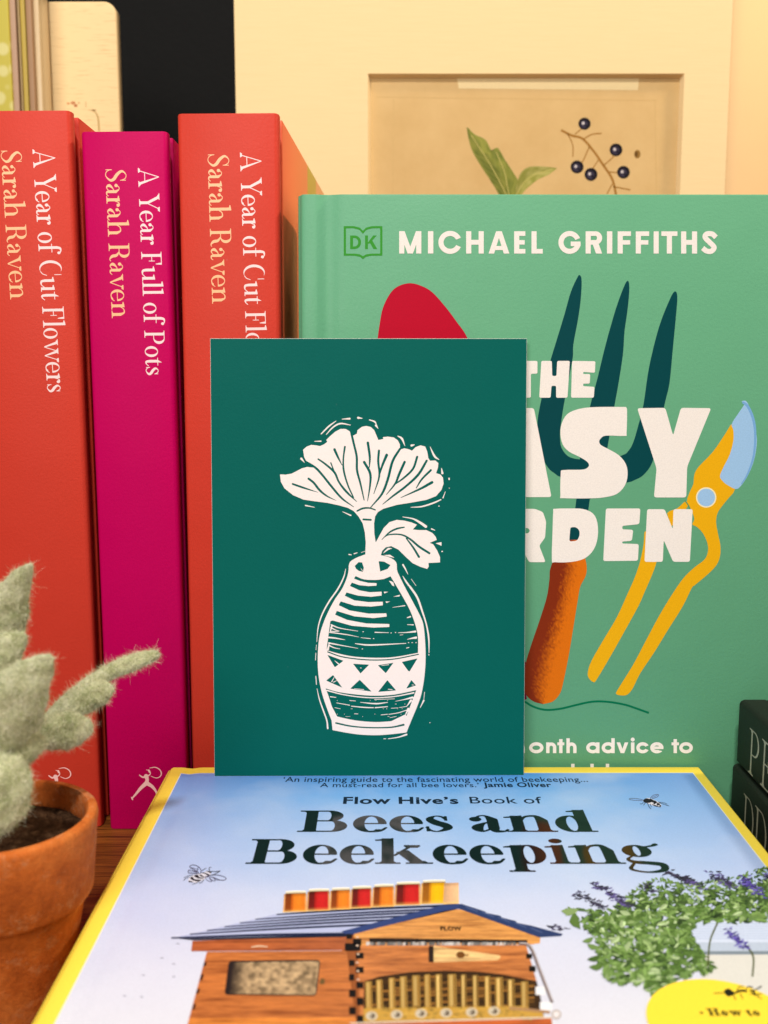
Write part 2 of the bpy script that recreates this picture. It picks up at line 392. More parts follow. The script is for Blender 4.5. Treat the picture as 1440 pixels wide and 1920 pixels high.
def sans_glyph(ch, x0, yb, x1, yt, w):
    """geometric bold capital or lower-case letter filling the box x0..x1, yb (baseline) .. yt (top); pixel space, y down"""
    H = yb-yt; X = x1-x0; c = Canvas(x0-3, min(yb, yt)-H*.5-4, x1+3, yb+4, .35)
    bx = lambda a, b, cc, d: c.poly([(a, b), (cc, b), (cc, d), (a, d)])
    xm = (x0+x1)/2
    def ringat(cx, cy, rx, ry): c.poly(ellipse(cx, cy, rx, ry, 48)); c.poly(ellipse(cx, cy, rx-w, ry-w, 48), True)
    if ch == 'M':
        bx(x0, yt, x0+w, yb); bx(x1-w, yt, x1, yb); c.poly([(x0, yt), (x0+w*1.05, yt), (xm+w*.5, yb), (xm-w*.5, yb)]); c.poly([(x1, yt), (x1-w*1.05, yt), (xm-w*.5, yb), (xm+w*.5, yb)])
    elif ch in 'Il': bx(x0, yt, x1, yb)
    elif ch == 'i': bx(x0, yt+H*.28, x1, yb); c.poly(ellipse(xm, yt+H*.09, w*.6, w*.6))
    elif ch in 'CG':
        ringat(xm, (yb+yt)/2, X/2, H/2+.6); c.poly([(xm, (yb+yt)/2-.0), (x1+3, yt+H*(.24 if ch == 'C' else .26)), (x1+3, yb-H*(.24 if ch == 'C' else .40))], True)
        if ch == 'G': c.poly([(xm, (yb+yt)/2), (x1+3, (yb+yt)/2-H*.08), (x1+3, yb-H*.45)], True); bx(xm+X*.05, yt+H*.46, x1-.5, yt+H*.46+w*.9); 
    elif ch == 'H': bx(x0, yt, x0+w, yb); bx(x1-w, yt, x1, yb); bx(x0, yt+H*.5-w*.5, x1, yt+H*.5+w*.45)
    elif ch == 'A':
        c.poly([(xm-w*.55, yt), (xm+w*.55, yt), (x1, yb), (x1-w*1.08, yb), (xm, yt+H*.30), (x0+w*1.08, yb), (x0, yb)]); bx(x0+X*.24, yb-H*.34, x1-X*.24, yb-H*.34+w*.8)
    elif ch in 'EFL':
        bx(x0, yt, x0+w, yb)
        if ch != 'L': bx(x0, yt, x1, yt+w*.9); bx(x0, yt+H*.5-w*.45, x1-X*.06, yt+H*.5+w*.42)
        if ch != 'F': bx(x0, yb-w*.9, x1, yb)
    elif ch == 'T': bx(x0, yt, x1, yt+w*.9); bx(xm-w/2, yt, xm+w/2, yb)
    elif ch in 'RD':
        b = yt+H*(.60 if ch == 'R' else 1); m = (yt+b)/2; r = (b-yt)/2; xc = x1-min(r, X*.6)
        c.poly([(x0, yt), (xc, yt)]+ellipse(xc, m, x1-xc, r, 24, -math.pi/2, math.pi/2, False)+[(x0, b)])
        c.poly([(x0+w, yt+w*.9), (xc, yt+w*.9)]+ellipse(xc, m, x1-xc-w, r-w*.9, 24, -math.pi/2, math.pi/2, False)+[(x0+w, b-w*.9)], True)
        bx(x0, yt, x0+w, yb)
        if ch == 'R': c.poly([(x0+X*.38, b-w*.5), (x0+X*.38+w*1.15, b-w*.6), (x1, yb), (x1-w*1.2, yb)])
    elif ch == 'K': bx(x0, yt, x0+w, yb); c.poly([(x0+w*.7, yt+H*.60), (x1-w*1.25, yt), (x1, yt), (x0+w*1.5, yt+H*.60)]); c.poly([(x0+X*.33, yt+H*.42), (x0+X*.33+w, yt+H*.32), (x1+1, yb), (x1-w*1.15, yb)])
    elif ch == 'S':
        c.poly(ribbon([(x1-X*.06, yt+H*.27), (xm+X*.18, yt+w*.5), (xm-X*.18, yt+w*.52), (x0+w*.62, yt+H*.27), (xm, yt+H*.48), (x1-w*.55, yt+H*.71), (xm+X*.14, yb-w*.48), (xm-X*.18, yb-w*.5), (x0+X*.05, yb-H*.25)], w*.5, 8))
    else:
        xt = yt+H*.28; r = (yb-xt)/2; cy = (yb+xt)/2
        if ch in 'oadec':
            ringat(xm, cy, X/2, r+.4)
            if ch == 'a': bx(x1-w, xt, x1, yb)
            if ch == 'd': bx(x1-w, yt, x1, yb)
            if ch == 'c': c.poly([(xm, cy), (x1+3, xt+r*.4), (x1+3, yb-r*.4)], True)
            if ch == 'e': c.poly([(xm, cy+w*.4), (x1+3, cy+w*.4), (x1+3, yb-r*.28), (xm+X*.18, yb-r*.5)], True); bx(x0+w*.6, cy-w*.40, x1-.3, cy+w*.40)
        elif ch in 'nh':
            c.poly(ellipse(xm, xt+X*.5, X/2, X/2)); c.poly(ellipse(xm, xt+X*.5, X/2-w, X/2-w), True); c.poly([(x0-3, xt+X*.5), (x1+3, xt+X*.5), (x1+3, yb+4), (x0-3, yb+4)], True)
            bx(x0, xt if ch == 'n' else yt, x0+w, yb); bx(x1-w, xt+X*.5, x1, yb)
        elif ch == 'm':
            for a, b in ((x0, xm+w/2), (xm-w/2, x1)):
                q = b-a; c.poly(ellipse((a+b)/2, xt+q/2, q/2, q/2))
                c.poly(ellipse((a+b)/2, xt+q/2, q/2-w, q/2-w), True)
            c.poly([(x0-3, xt+X*.27), (x1+3, xt+X*.27), (x1+3, yb+4), (x0-3, yb+4)], True)
            bx(x0, xt, x0+w, yb); bx(xm-w/2, xt+X*.25, xm+w/2, yb); bx(x1-w, xt+X*.25, x1, yb)
        elif ch == 't': bx(xm-w/2, yt+H*.06, xm+w/2, yb); bx(x0, xt, x1, xt+w*.85)
        elif ch == 'v': c.poly([(x0, xt), (x0+w*1.05, xt), (xm, yb-w*1.3), (x1-w*1.05, xt), (x1, xt), (xm+w*.55, yb), (xm-w*.55, yb)])
    return fill(c.loops(.08))

# ------------------------------------------------------------------ objects
TM = {}
def thing(name, label, cat, loc=(0, 0, 0), rot=(0, 0, 0), group=None):
    o = bpy.data.objects.new(name, None); COL.objects.link(o); o.location = loc; o.rotation_euler = rot
    o.empty_display_size = .02; o['label'] = label; o['category'] = cat
    if group: o['group'] = group
    TM[o.name] = Matrix.Translation(loc) @ Euler(rot).to_matrix().to_4x4()
    return o
def mesh_ob(name, V, P, mat, parent=None, C=None, smooth_ang=None, root=None):
    me = bpy.data.meshes.new(name); me.from_pydata([tuple(v) for v in V], [], P)
    if C:
        a = me.color_attributes.new('Col', 'FLOAT_COLOR', 'POINT')
        a.data.foreach_set('color', [q for c in C for q in (*c, 1)])
    for m in (mat if isinstance(mat, list) else [mat]): me.materials.append(m)
    o = bpy.data.objects.new(name, me); COL.objects.link(o)
    if parent: o.parent = parent
    if smooth_ang is not None: soft(me, smooth_ang)
    return o
def soft(me, ang):
    bm = bmesh.new(); bm.from_mesh(me); bmesh.ops.recalc_face_normals(bm, faces=bm.faces)
    for f in bm.faces: f.smooth = True
    for e in bm.edges: e.smooth = not (len(e.link_faces) == 2 and e.calc_face_angle(0) > R(ang))
    bm.to_mesh(me); bm.free()
def solid(name, V, P, mat, parent=None, bev=0.0, seg=2, ang=38):
    o = mesh_ob(name, V, P, mat, parent); me = o.data
    bm = bmesh.new(); bm.from_mesh(me); bmesh.ops.recalc_face_normals(bm, faces=bm.faces)
    if bev: bmesh.ops.bevel(bm, geom=[e for e in bm.edges if e.is_manifold and e.calc_face_angle(0) > R(32)], offset=bev, segments=seg, affect='EDGES', profile=.5, clamp_overlap=True)
    bm.to_mesh(me); bm.free(); soft(me, ang); return o
def box_vp(x0, y0, z0, x1, y1, z1):
    V = [(x, y, z) for x in (x0, x1) for y in (y0, y1) for z in (z0, z1)]
    return V, [(0, 1, 3, 2), (4, 6, 7, 5), (0, 4, 5, 1), (2, 3, 7, 6), (0, 2, 6, 4), (1, 5, 7, 3)]
def box(name, a, b, mat, parent=None, bev=.0006): return solid(name, *box_vp(*a, *b), mat, parent, bev)
def prism(name, outline, lo, hi, axis, mat, parent=None, bev=.0005, seg=2, ang=38):
    """closed outline of (a,b) pulled from lo to hi along axis ('z': a,b = x,y; 'y': a,b = x,z; 'x': a,b = y,z)"""
    f = {'z': lambda a, b, t: (a, b, t), 'y': lambda a, b, t: (a, t, b), 'x': lambda a, b, t: (t, a, b)}[axis]
    n = len(outline); V = [f(a, b, lo) for a, b in outline]+[f(a, b, hi) for a, b in outline]
    P = [tuple(range(n)), tuple(range(2*n-1, n-1, -1))]+[(i, (i+1) % n, n+(i+1) % n, n+i) for i in range(n)]
    return solid(name, V, P, mat, parent, bev, seg, ang)
def printed(name, art, fn, mat, parent, root, eps=.00003, lvl=.000006):
    """lay an Art (photo pixels or face units) on a face: fn(x, y) -> (world point, normal)"""
    inv = TM[root.name].inverted(); V = []
    for x, y, l in art.V:
        p, n = fn(x, y); V.append(inv @ (p+n*(eps+l*lvl)))
    return mesh_ob(name, V, art.P, mat, parent, art.C)

INK = ink(); GLOSS_INK = ink('glossy_ink', .35, .5, .1)
FOIL = ink('foil_ink', .38, .6, .05)
def plain(name, c, rough=.6, spec=.3):
    t = NT(name); t.col(c); t.rough(rough, spec); return t.m

# ---- table and dark wall
t = NT('stained_wood')
co = t.n('ShaderNodeTexCoord').outputs['Object']
g1 = t.noise(9, 6, .65, co, (1.2, 30, 1)); g2 = t.noise(70, 4, .7, co, (.5, 16, 1))
k = t.ramp(g1, [(.30, srgb(70, 34, 12)), (.5, srgb(124, 68, 22)), (.70, srgb(158, 92, 34))])
k = t.mix(1.0, k, t.ramp(g2, [(.36, (.32, .28, .25)), (.55, (1, 1, 1))]), 'MULTIPLY')
t.col(k); t.rough(.42, .4); t.bump(g2, .25, .0008)
tab = box('table', (-.75, -.25, -.03), (.75, .74, 0), t.m, None, .002); tab['kind'] = 'structure'
t = NT('dark_wall_paint'); t.col(t.mix(t.noise(30, 4), (.0016, .0016, .0016), (.0035, .0033, .003))); t.rough(.75, .2); t.bump(t.noise(260, 4), .3, .001)
w = box('back_wall', (-1.2, .745, -.03), (1.2, .78, 1.4), t.m, None, .001); w['kind'] = 'structure'

# ---- hardback standing with its spine to the viewer
def upright_book(name, label, loc, yaw, th, h, d, mat, board, group, roll=0):
    b = thing(name, label, 'book', loc, (0, roll, yaw), group); T = th/2
    sp = [(-T+.0016, 0), (T-.0016, 0), (T-.0005, .0005), (T, .0018), (T, .0042), (T-.0012, .0058), (T-.0022, .0078), (T-.0022, .0092), (T-.0036, .0092), (T-.0036, .0030),
          (-T+.0036, .0030), (-T+.0036, .0092), (-T+.0022, .0092), (-T+.0022, .0078), (-T+.0012, .0058), (-T, .0042), (-T, .0018), (-T+.0005, .0005)]
    s = prism('spine', sp, 0, h, 'z', mat, b, .0005)
    box('back_cover', (-T, .0093, 0), (-T+.0028, d, h), board, b, .0006)
    box('front_cover', (T-.0028, .0093, 0), (T, d, h), board, b, .0006)
    box('page_block', (-T+.0029, .0094, .003), (T-.0029, d-.003, h-.004), PAGES, b, .0003)
    return b, s
t = NT('page_edges'); t.col(t.mix(t.noise(60, 3, .6, None, (40, 1, 1)), (.74, .68, .55), (.84, .79, .68))); t.rough(.8, .2); PAGES = t.m
CORAL = paper('coral_cover', srgb(204, 59, 42), .5, .18, .08, 2200, .25)
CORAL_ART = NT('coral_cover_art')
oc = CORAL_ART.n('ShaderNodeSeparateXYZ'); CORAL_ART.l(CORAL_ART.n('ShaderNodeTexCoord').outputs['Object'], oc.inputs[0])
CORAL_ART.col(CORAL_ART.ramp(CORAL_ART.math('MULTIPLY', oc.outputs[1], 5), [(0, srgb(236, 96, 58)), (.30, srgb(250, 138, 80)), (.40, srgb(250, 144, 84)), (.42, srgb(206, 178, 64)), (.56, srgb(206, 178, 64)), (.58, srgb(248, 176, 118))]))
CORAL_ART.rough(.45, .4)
MAGENTA = paper('magenta_cover', srgb(192, 0, 86), .5, .08, .07, 2200, .22)

def spine_fn(root):
    M = TM[root.name]; p0 = M @ Vector((0, 0, 0)); n = -(M.to_3x3() @ Vector((0, 1, 0)))
    return M, p0, n
def spine_line(root, txt, base0, base1, cap, col, st, hl, name, k=1.10, xh=.63):
    """a line running down the spine between two photo pixels on its baseline; cap = pixel on the cap line beside the start"""
    M, p0, n = spine_fn(root)
    a, b, cp = (hit(*q, p0, n) for q in (base0, base1, cap))
    V, P, L = serif_text(txt, st, hl, k, xh, -.012)
    ex = (b-a)/L; ey = (cp-a); ey = ey-ex*(ey.dot(ex)/ex.dot(ex))
    A = Art().add((V, P), col)
    printed(name, A, lambda x, y: (a+ex*x+ey*y, n), FOIL, root, root)
def archer(root, dx, dy, col=srgb(246, 196, 190)):
    M, p0, n = spine_fn(root); c = Canvas(235, 1425, 320, 1510, .4)
    q = lambda *p: [(x/3, 1400+y/3) for x, y in p]
    c.stroke(q((785, 160), (803, 172), (818, 168)), [1.0, 1.4, 1.8]); c.stroke(q((822, 166), (828, 186), (822, 208)), [4.0, 3.1, 4.0])
    c.stroke(q((820, 208), (793, 232), (768, 262), (742, 292)), [3.8, 3.0, 2.1, 1.2]); c.stroke(q((740, 285), (746, 297)), [1, 1.2])
    c.stroke(q((832, 208), (858, 226), (876, 250), (884, 272)), [3.6, 2.8, 1.9, 1.1])
    c.stroke(q((838, 134), (841, 142)), [1.8, 1.6]); c.stroke(q((826, 168), (842, 158), (846, 146), (838, 134), (824, 130)), [1.3, 1.0, .8, .8, .5])
    c.stroke(q((842, 120), (872, 116), (897, 128), (908, 150), (900, 168), (878, 176), (850, 166)), [.5, .8, .9, 1, .9, .7, .5])
    A = Art().add(fill(c.loops(.1)), col)
    printed('archer_emblem', A, lambda x, y: (hit(x+dx, y+dy, p0, n), n), FOIL, root, root)
PINKW, PEACH = srgb(255, 226, 222), srgb(255, 196, 142)
def ground_book(name, label, pxl, pxr, vb, vtop, yaw, d, mat, board, group, roll=0):
    """spine between pixels pxl..pxr at its foot row vb, standing on the table"""
    a, b = hit(pxl, vb, (0, 0, 0), Vector((0, 0, 1))), hit(pxr, vb, (0, 0, 0), Vector((0, 0, 1)))
    c = (a+b)/2; top = at_y((pxl+pxr)/2, vtop, c.y); return upright_book(name, label, (c.x, c.y, 0), yaw, (b-a).length, top.z, .19, mat, board, group, roll)
GB = 'hardbacks standing with spines out'
b1, _ = ground_book('hardback_book', 'coral red hardback cut off at the left edge, behind the potted felt plant', 2, 191, 1551, 207, R(-.3), .19, CORAL, CORAL, GB, R(-.25))
b2, _ = ground_book('hardback_book', 'magenta pink hardback standing between the two coral red ones', 205, 354, 1555, 246, R(-.2), .19, MAGENTA, MAGENTA, GB, R(-.2))
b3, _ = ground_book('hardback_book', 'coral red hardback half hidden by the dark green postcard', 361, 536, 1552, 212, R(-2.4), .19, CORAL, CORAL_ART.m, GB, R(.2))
LT = .135
spine_line(b1, 'A Year of Cut Flowers', (61, 282), (89, 738), (102, 281), PINKW, LT, .035, 'title_lettering')
spine_line(b1, 'Sarah Raven', (1, 281), (19.5, 562), (40, 280), PEACH, LT, .035, 'author_lettering')
spine_line(b2, 'A Year Full of Pots', (258.6, 317), (274, 706), (296.8, 316), PINKW, LT, .035, 'title_lettering')
spine_line(b2, 'Sarah Raven', (197, 316), (210, 597), (236, 315), PEACH, LT, .035, 'author_lettering')
spine_line(b3, 'A Year of Cut Flowers', (450, 288), (465, 748), (489, 287), PINKW, LT, .035, 'title_lettering')
spine_line(b3, 'Sarah Raven', (389, 288), (398, 570), (429, 287), PEACH, LT, .035, 'author_lettering')
archer(b1, -170, 1); archer(b2, 0, 0); archer(b3, 186, -2)

# ---- green gardening book, front cover towards the viewer
GREEN = paper('green_cover', srgb(98, 164, 124), .44, .22, .07, 2400, .22, .05)
Yaw, Tilt = R(-1.3), R(-2.0)
a = at_y(563, 1447, .3405); H_DK = .2265
dk = thing('gardening_book', 'sage green gardening hardback facing forward behind the postcard', 'book', (a.x, .3405, 0), (Tilt, R(.25), Yaw))
M = TM[dk.name]; NDK = -(M.to_3x3() @ Vector((0, 1, 0))); P0 = M @ Vector((0, 0, 0))
wdk = (M.inverted() @ hit(1458, 900, P0, NDK)).x+.005
hdk = (M.inverted() @ hit(900, 364, P0, NDK)).z
cov = [(.0002, .0016), (.0009, .0004), (.0022, .0)]+[(.0048+.0010*i, .00045*(1-math.cos(i*math.pi/5))) for i in range(11)]+[(.0160, 0), (wdk-.0006, 0), (wdk, .0006), (wdk, .0026), (.0030, .0026), (.0002, .0024)]
prism('front_cover', cov, 0, hdk, 'z', GREEN, dk, .0006)
prism('spine', [(.0001, .0018), (.0011, .0028), (.0011, .0462), (-.0004, .0450), (-.0009, .0390), (-.0010, .0080), (-.0006, .0030)], 0, hdk, 'z', GREEN, dk, .0004)  # depth made extra thick so the book shades the coral cover beside it
box('back_cover', (.0012, .0443, 0), (wdk, .0468, hdk), GREEN, dk); box('page_block', (.0032, .0028, .003), (wdk-.004, .0441, hdk-.004), PAGES, dk, .0003)
on_dk = lambda x, y: (hit(x, y, P0, NDK), NDK)
A5 = lambda *p: [(960+x/3, 660+y/3) for x, y in p]
A6 = lambda *p: [(960+x/3, 1000+y/3) for x, y in p]
A4 = lambda *p: [(560+x/1.636, 340+y/1.636) for x, y in p]
CREAM = srgb(246, 236, 226)
art = Art()
FORK = srgb(0, 68, 72)
art.poly(smooth([(706, 700), (706, 660), (708, 635), (711.6, 609), (717.7, 578), (731, 551), (746, 537), (768, 531), (789, 535.6), (810.6, 548), (835, 575), (856, 603), (877, 635), (900, 700), (905, 800), (860, 880), (780, 870), (725, 790)], 5, True), srgb(190, 6, 42), 1)
c = Canvas(990, 505, 1290, 1030, .6)
c.poly(smooth([(1087, 516), (1082.6, 520), (1070, 548), (1058, 590.6), (1043, 640), (1031.7, 677), (1022, 715), (1014, 753), (1008, 787), (1008, 817), (1013, 847), (1025, 873), (1038, 886), (1060, 893), (1120, 860), (1105, 862), (1070, 858), (1053, 840), (1050, 815), (1052, 793), (1057, 760), (1066, 712), (1074, 670), (1075, 646), (1084, 597), (1089, 560), (1090.5, 525)], 4, True))
c.poly(smooth([(1174.5, 528), (1159, 566), (1144, 615), (1131.5, 662), (1120, 710), (1106.7, 760), (1090, 840), (1085, 920), (1108, 935), (1128, 890), (1140, 833), (1151.7, 763), (1160, 717), (1168, 664), (1171, 621), (1177, 578), (1180, 537)], 4, True))
c.poly(smooth([(1264.5, 546.6), (1253.7, 566), (1235, 615), (1217, 688), (1206.7, 757), (1198, 793), (1187, 830), (1177, 847), (1168, 853), (1140, 862), (1060, 880), (1080, 902), (1110, 912), (1173, 905), (1190, 900), (1207, 890), (1223, 867), (1236, 820), (1245, 763), (1255, 720), (1261, 660), (1267, 597), (1270, 556)], 4, True))
c.poly([(1085, 900), (1110, 905), (1103, 957), (1088, 1025), (1062, 1025), (1078, 957)])
art.add(fill(c.loops(.1)), FORK, 2)
art.poly([(980, 1232), (988, 1246), (983, 1285), (988, 1310), (975, 1318), (955, 1300), (955, 1240)], srgb(110, 10, 40), 1)
def wood_col(u, v):
    f = min(1, max(0, (v-.30-.06*math.sin(u*5))*2.6+rnd.gauss(0, .16)))
    d, o = np.array(srgb(132, 44, 14)), np.array(srgb(224, 112, 12)); return tuple(d+(o-d)*f)
LHa = [(1062, 1012), (1044, 1036), (1031.7, 1066.7), (1030, 1087), (1025, 1120), (1011.7, 1163), (996.7, 1207), (985, 1247), (982, 1283), (986.7, 1303), (1000, 1315), (1017, 1320)]
RHa = [(1090, 1012), (1096, 1040), (1100, 1063), (1098, 1080), (1088, 1100), (1083, 1127), (1075, 1177), (1066.7, 1227), (1056.7, 1277), (1050, 1300), (1036.7, 1315), (1019, 1320)]
art.loft(LHa, RHa, 110, 26, wood_col, 3)
YEL, BLU = srgb(240, 176, 16), srgb(160, 198, 232)
art.poly(smooth([(1208, 1000), (1206.7, 1020), (1200, 1053), (1190, 1083), (1176.7, 1113), (1156.7, 1157), (1133, 1197), (1110, 1237), (1102.7, 1257), (1103, 1270), (1112.7, 1279), (1120, 1272), (1146.7, 1227), (1173, 1180), (1196.7, 1137), (1210, 1107), (1223, 1077), (1230.7, 1055), (1240, 1020), (1257, 990), (1278, 965), (1291, 946), (1285, 940), (1270, 953), (1251, 962), (1256, 985), (1225, 990), (1211, 996)], 3, True), YEL, 1)
art.poly(smooth([(1373, 795), (1360, 813), (1336.7, 847), (1310, 875), (1301.7, 890), (1300, 907), (1293, 923), (1288, 940), (1296, 956), (1301.7, 973), (1298, 983), (1306.7, 988), (1318, 1000), (1326.7, 1020), (1326.7, 1037), (1320, 1050), (1303, 1063), (1283, 1082), (1263, 1110), (1236.7, 1153), (1210, 1203), (1186.7, 1247), (1160, 1290), (1155, 1301), (1166.7, 1304), (1176.7, 1302), (1186.7, 1290), (1200, 1263), (1226.7, 1223), (1253, 1180), (1280, 1137), (1296.7, 1103), (1303, 1097), (1326.7, 1077), (1343, 1060), (1350, 1043), (1350.7, 1023), (1346.7, 1003), (1342.7, 980), (1345, 963), (1353, 950), (1366.7, 933), (1378, 917), (1385, 870), (1380, 820)], 3, True), YEL, 2)
art.poly(smooth([(1390, 753), (1400, 753), (1410, 777), (1417, 807), (1419, 830), (1414, 862), (1403, 890), (1390, 910), (1380, 917), (1365, 910), (1355, 902), (1350, 892), (1358, 873), (1368, 853), (1375, 827), (1375, 807), (1372, 795), (1383, 777), (1396, 757)], 4, True), BLU, 3)
art.rib([(1392, 754), (1402, 762), (1412, 785), (1416, 815), (1413, 855), (1402, 888), (1390, 908)], [2, 2.5, 2.5, 2.2, 2, 1.6, 1], srgb(122, 172, 218), 4)
art.rib([(1284, 938), (1292, 950), (1296, 962)], [1.0, 1.2, 1.0], srgb(96, 150, 96), 4)
art.add((ellipse(1324, 932.7, 19, 19), [tuple(range(40))]), srgb(248, 236, 190), 4); art.add((ellipse(1324, 932.7, 16.6, 16.6), [tuple(range(40))]), BLU, 5)
art.rib(A6((0, 935), (66, 945), (110, 970), (160, 988), (210, 993), (280, 985), (350, 968), (430, 950), (490, 945), (560, 950), (640, 965), (700, 985), (770, 1010)), 1.9, srgb(0, 112, 74), 4)
printed('tool_picture', art, on_dk, INK, dk, dk)
art = Art(); art.lv = 7; c = Canvas(740, 660, 1370, 1070, .6)
def let(*p, r=5): c.poly(fillet(A5(*p), r))
let((25, 50), (143, 50), (143, 122), (106, 122), (106, 257), (36, 257), (36, 122), (-3, 122), r=3)
let((165, 50), (224, 50), (226, 135), (250, 135), (254, 50), (325, 50), (312, 257), (248, 257), (248, 190), (222, 190), (217, 257), (153, 257), r=3)
let((338, 50), (469, 52), (466, 117), (400, 112), (400, 124), (440, 124), (437, 178), (400, 178), (400, 192), (464, 196), (460, 257), (332, 257), r=3)
let((-390, 315), (-270, 315), (-275, 455), (-400, 455), (-240, 455)) if False else None
c.poly(fillet([(775, 765), (870, 765), (868, 812), (820, 812), (820, 826), (862, 826), (860, 868), (820, 868), (820, 884), (866, 884), (864, 933), (772, 933)], 5))
c.poly(fillet([(925, 765), (1001, 765), (1034, 932), (984, 932), (979, 906), (944, 906), (939, 932), (888, 932)], 5)); c.poly(fillet([(950, 868), (972, 868), (961, 812)], 2), True)
c.poly(smooth(A5((640, 312), (647, 330), (644, 455), (634, 472), (530, 470), (500, 485), (490, 505), (502, 525), (540, 545), (600, 580), (640, 630), (650, 690), (635, 750), (590, 798), (520, 817), (440, 823), (285, 822), (272, 808), (274, 685), (288, 664), (390, 662), (423, 652), (433, 635), (420, 615), (380, 590), (320, 560), (285, 520), (272, 460), (280, 400), (310, 350), (360, 325), (420, 313), (500, 309), (630, 309)), 3, True))
let((704, 316), (862, 314), (906, 470), (950, 314), (1120, 316), (985, 645), (980, 818), (798, 818), (813, 655))
c.poly(fillet([(945, 954), (1003, 954), (1018, 960), (1024, 978), (1022, 1008), (1011, 1023), (1023, 1054), (992, 1054), (982, 1035), (972, 1035), (970, 1054), (940, 1054)], 4)); c.poly(fillet([(972, 990), (990, 990), (994, 995), (990, 1000), (972, 1000)], 3), True)
c.poly(smooth(A5((240, 882), (330, 880), (400, 883), (455, 908), (480, 960), (482, 1040), (460, 1110), (410, 1160), (330, 1181), (240, 1182), (224, 1168), (228, 1000), (232, 895)), 3, True)); c.poly(fillet(A5((328, 985), (362, 985), (380, 1005), (380, 1035), (365, 1062), (322, 1066)), 4), True)
let((528, 880), (722, 880), (716, 968), (620, 978), (620, 997), (682, 1000), (674, 1062), (620, 1066), (620, 1077), (713, 1080), (708, 1174), (513, 1176), r=4)
let((760, 884), (858, 884), (904, 996), (908, 884), (1016, 884), (1000, 1180), (906, 1180), (853, 1058), (848, 1180), (745, 1180), r=4)
c.poly(fillet([(770, 960), (850, 954), (855, 985), (800, 988), (796, 1020), (822, 1022), (822, 1006), (855, 1005), (853, 1054), (765, 1054), (758, 1000)], 6)); c.poly(fillet([(868, 954), (920, 954), (938, 1054), (906, 1054), (902, 1040), (888, 1040), (884, 1054), (855, 1054)], 4))
art.add(fill(c.loops(.1)), CREAM)
printed('title_lettering', art, on_dk, INK, dk, dk); art = Art(); art.lv = 7
for ch, x0, x1 in (('M', 748.5, 790), ('I', 802.5, 812.5), ('C', 822, 866), ('H', 874, 907), ('A', 916, 955), ('E', 964, 985), ('L', 996.5, 1017.5), ('G', 1047, 1089), ('R', 1098, 1129), ('I', 1138, 1148), ('F', 1158, 1183), ('F', 1192, 1217), ('I', 1225.5, 1235), ('T', 1240, 1270), ('H', 1277, 1307), ('S', 1316, 1344)):
    f = (x0-750)/595
    art.add(sans_glyph(ch, x0, 475.5-.6*f+f*.6, x1, 433.5+f*.5, 9.6), CREAM)
printed('author_lettering', art, on_dk, INK, dk, dk); art = Art(); art.lv = 7
for ch, x0, x1 in (('m', 946, 984), ('o', 992, 1019), ('n', 1024, 1043), ('t', 1045, 1058), ('h', 1062, 1081), ('a', 1099, 1124), ('d', 1128, 1152.5), ('v', 1156, 1178), ('i', 1183, 1189.5), ('c', 1193, 1217), ('e', 1219, 1244), ('t', 1259, 1273), ('o', 1273.5, 1299)):
    art.add(sans_glyph(ch, x0, 1412, x1, 1384, 6.3), CREAM)
for x in (1074, 1110, 1139): art.quad(x-3.2, 1432, x+3.2, 1458, CREAM)
printed('subtitle_lettering', art, on_dk, INK, dk, dk)
c = Canvas(635, 415, 725, 495, .35)
q = fillet([(644.5, 424), (664, 424), (675, 427), (680.5, 433), (686, 427), (697, 424), (717, 424), (717, 479.5), (697, 479.5), (686, 481.5), (680.5, 486), (675, 481.5), (664, 479.5), (644.5, 479.5)], 1.2)
c.poly(q); c.poly(fillet([(648.7, 428), (663, 428), (674, 431), (680.5, 438.5), (687, 431), (698, 428), (712.8, 428), (712.8, 475.5), (696, 475.5), (686, 477), (680.5, 480.5), (675, 477), (665, 475.5), (648.7, 475.5)], 1.2), True)
art = Art(); LG = srgb(58, 150, 48); art.lv = 2; art.add(fill(c.loops(.1)), LG); art.add(sans_glyph('D', 656.5, 467, 677, 441.5, 5.4), LG); art.add(sans_glyph('K', 684.5, 467, 706.5, 441.5, 5.4), LG)
printed('publisher_emblem', art, on_dk, INK, dk, dk)

# ---- bee book lying flat
ZB = .028
bl = hit(314, 1438.5, (0, 0, ZB), Vector((0, 0, 1))); br = hit(1312, 1438.5, (0, 0, ZB), Vector((0, 0, 1)))
yawb = R(.1); wb = (br-bl).length; LB = .245
bee = thing('beekeeping_book', 'pale blue beekeeping hardback with yellow border lying flat under the postcard', 'book', (bl.x, bl.y, 0), (0, 0, yawb))
MB = TM[bee.name]; UZ = Vector((0, 0, 1))
t = NT('bee_cover'); oc = t.n('ShaderNodeSeparateXYZ'); t.l(t.n('ShaderNodeTexCoord').outputs['Object'], oc.inputs[0])
def toL(u, v): return MB.inverted() @ hit(u, v, (0, 0, ZB), UZ)
xi0, xi1, yi1 = toL(244, 1640).x, toL(1297, 1447).x, toL(800, 1449.5).y
yf = t.math('MULTIPLY', oc.outputs[1], -1/.19)
t_sky = t.ramp(yf, [(0, srgb(58, 142, 226)), (.14, srgb(122, 178, 240)), (.33, srgb(170, 198, 242)), (.48, srgb(202, 212, 242)), (.61, srgb(212, 215, 236)), (.75, srgb(219, 219, 230))])
side = t.math('ABSOLUTE', t.math('SUBTRACT', oc.outputs[0], wb*.52))
lav = t.math('MINIMUM', t.math('MULTIPLY', t.math('MAXIMUM', t.math('SUBTRACT', side, .035), 0), 9), .45)
lav = t.math('MULTIPLY', lav, t.math('MAXIMUM', t.math('SUBTRACT', 1.0, t.math('MULTIPLY', yf, 1.3)), .06))
t_sky = t.mix(lav, t_sky, srgb(158, 174, 232))
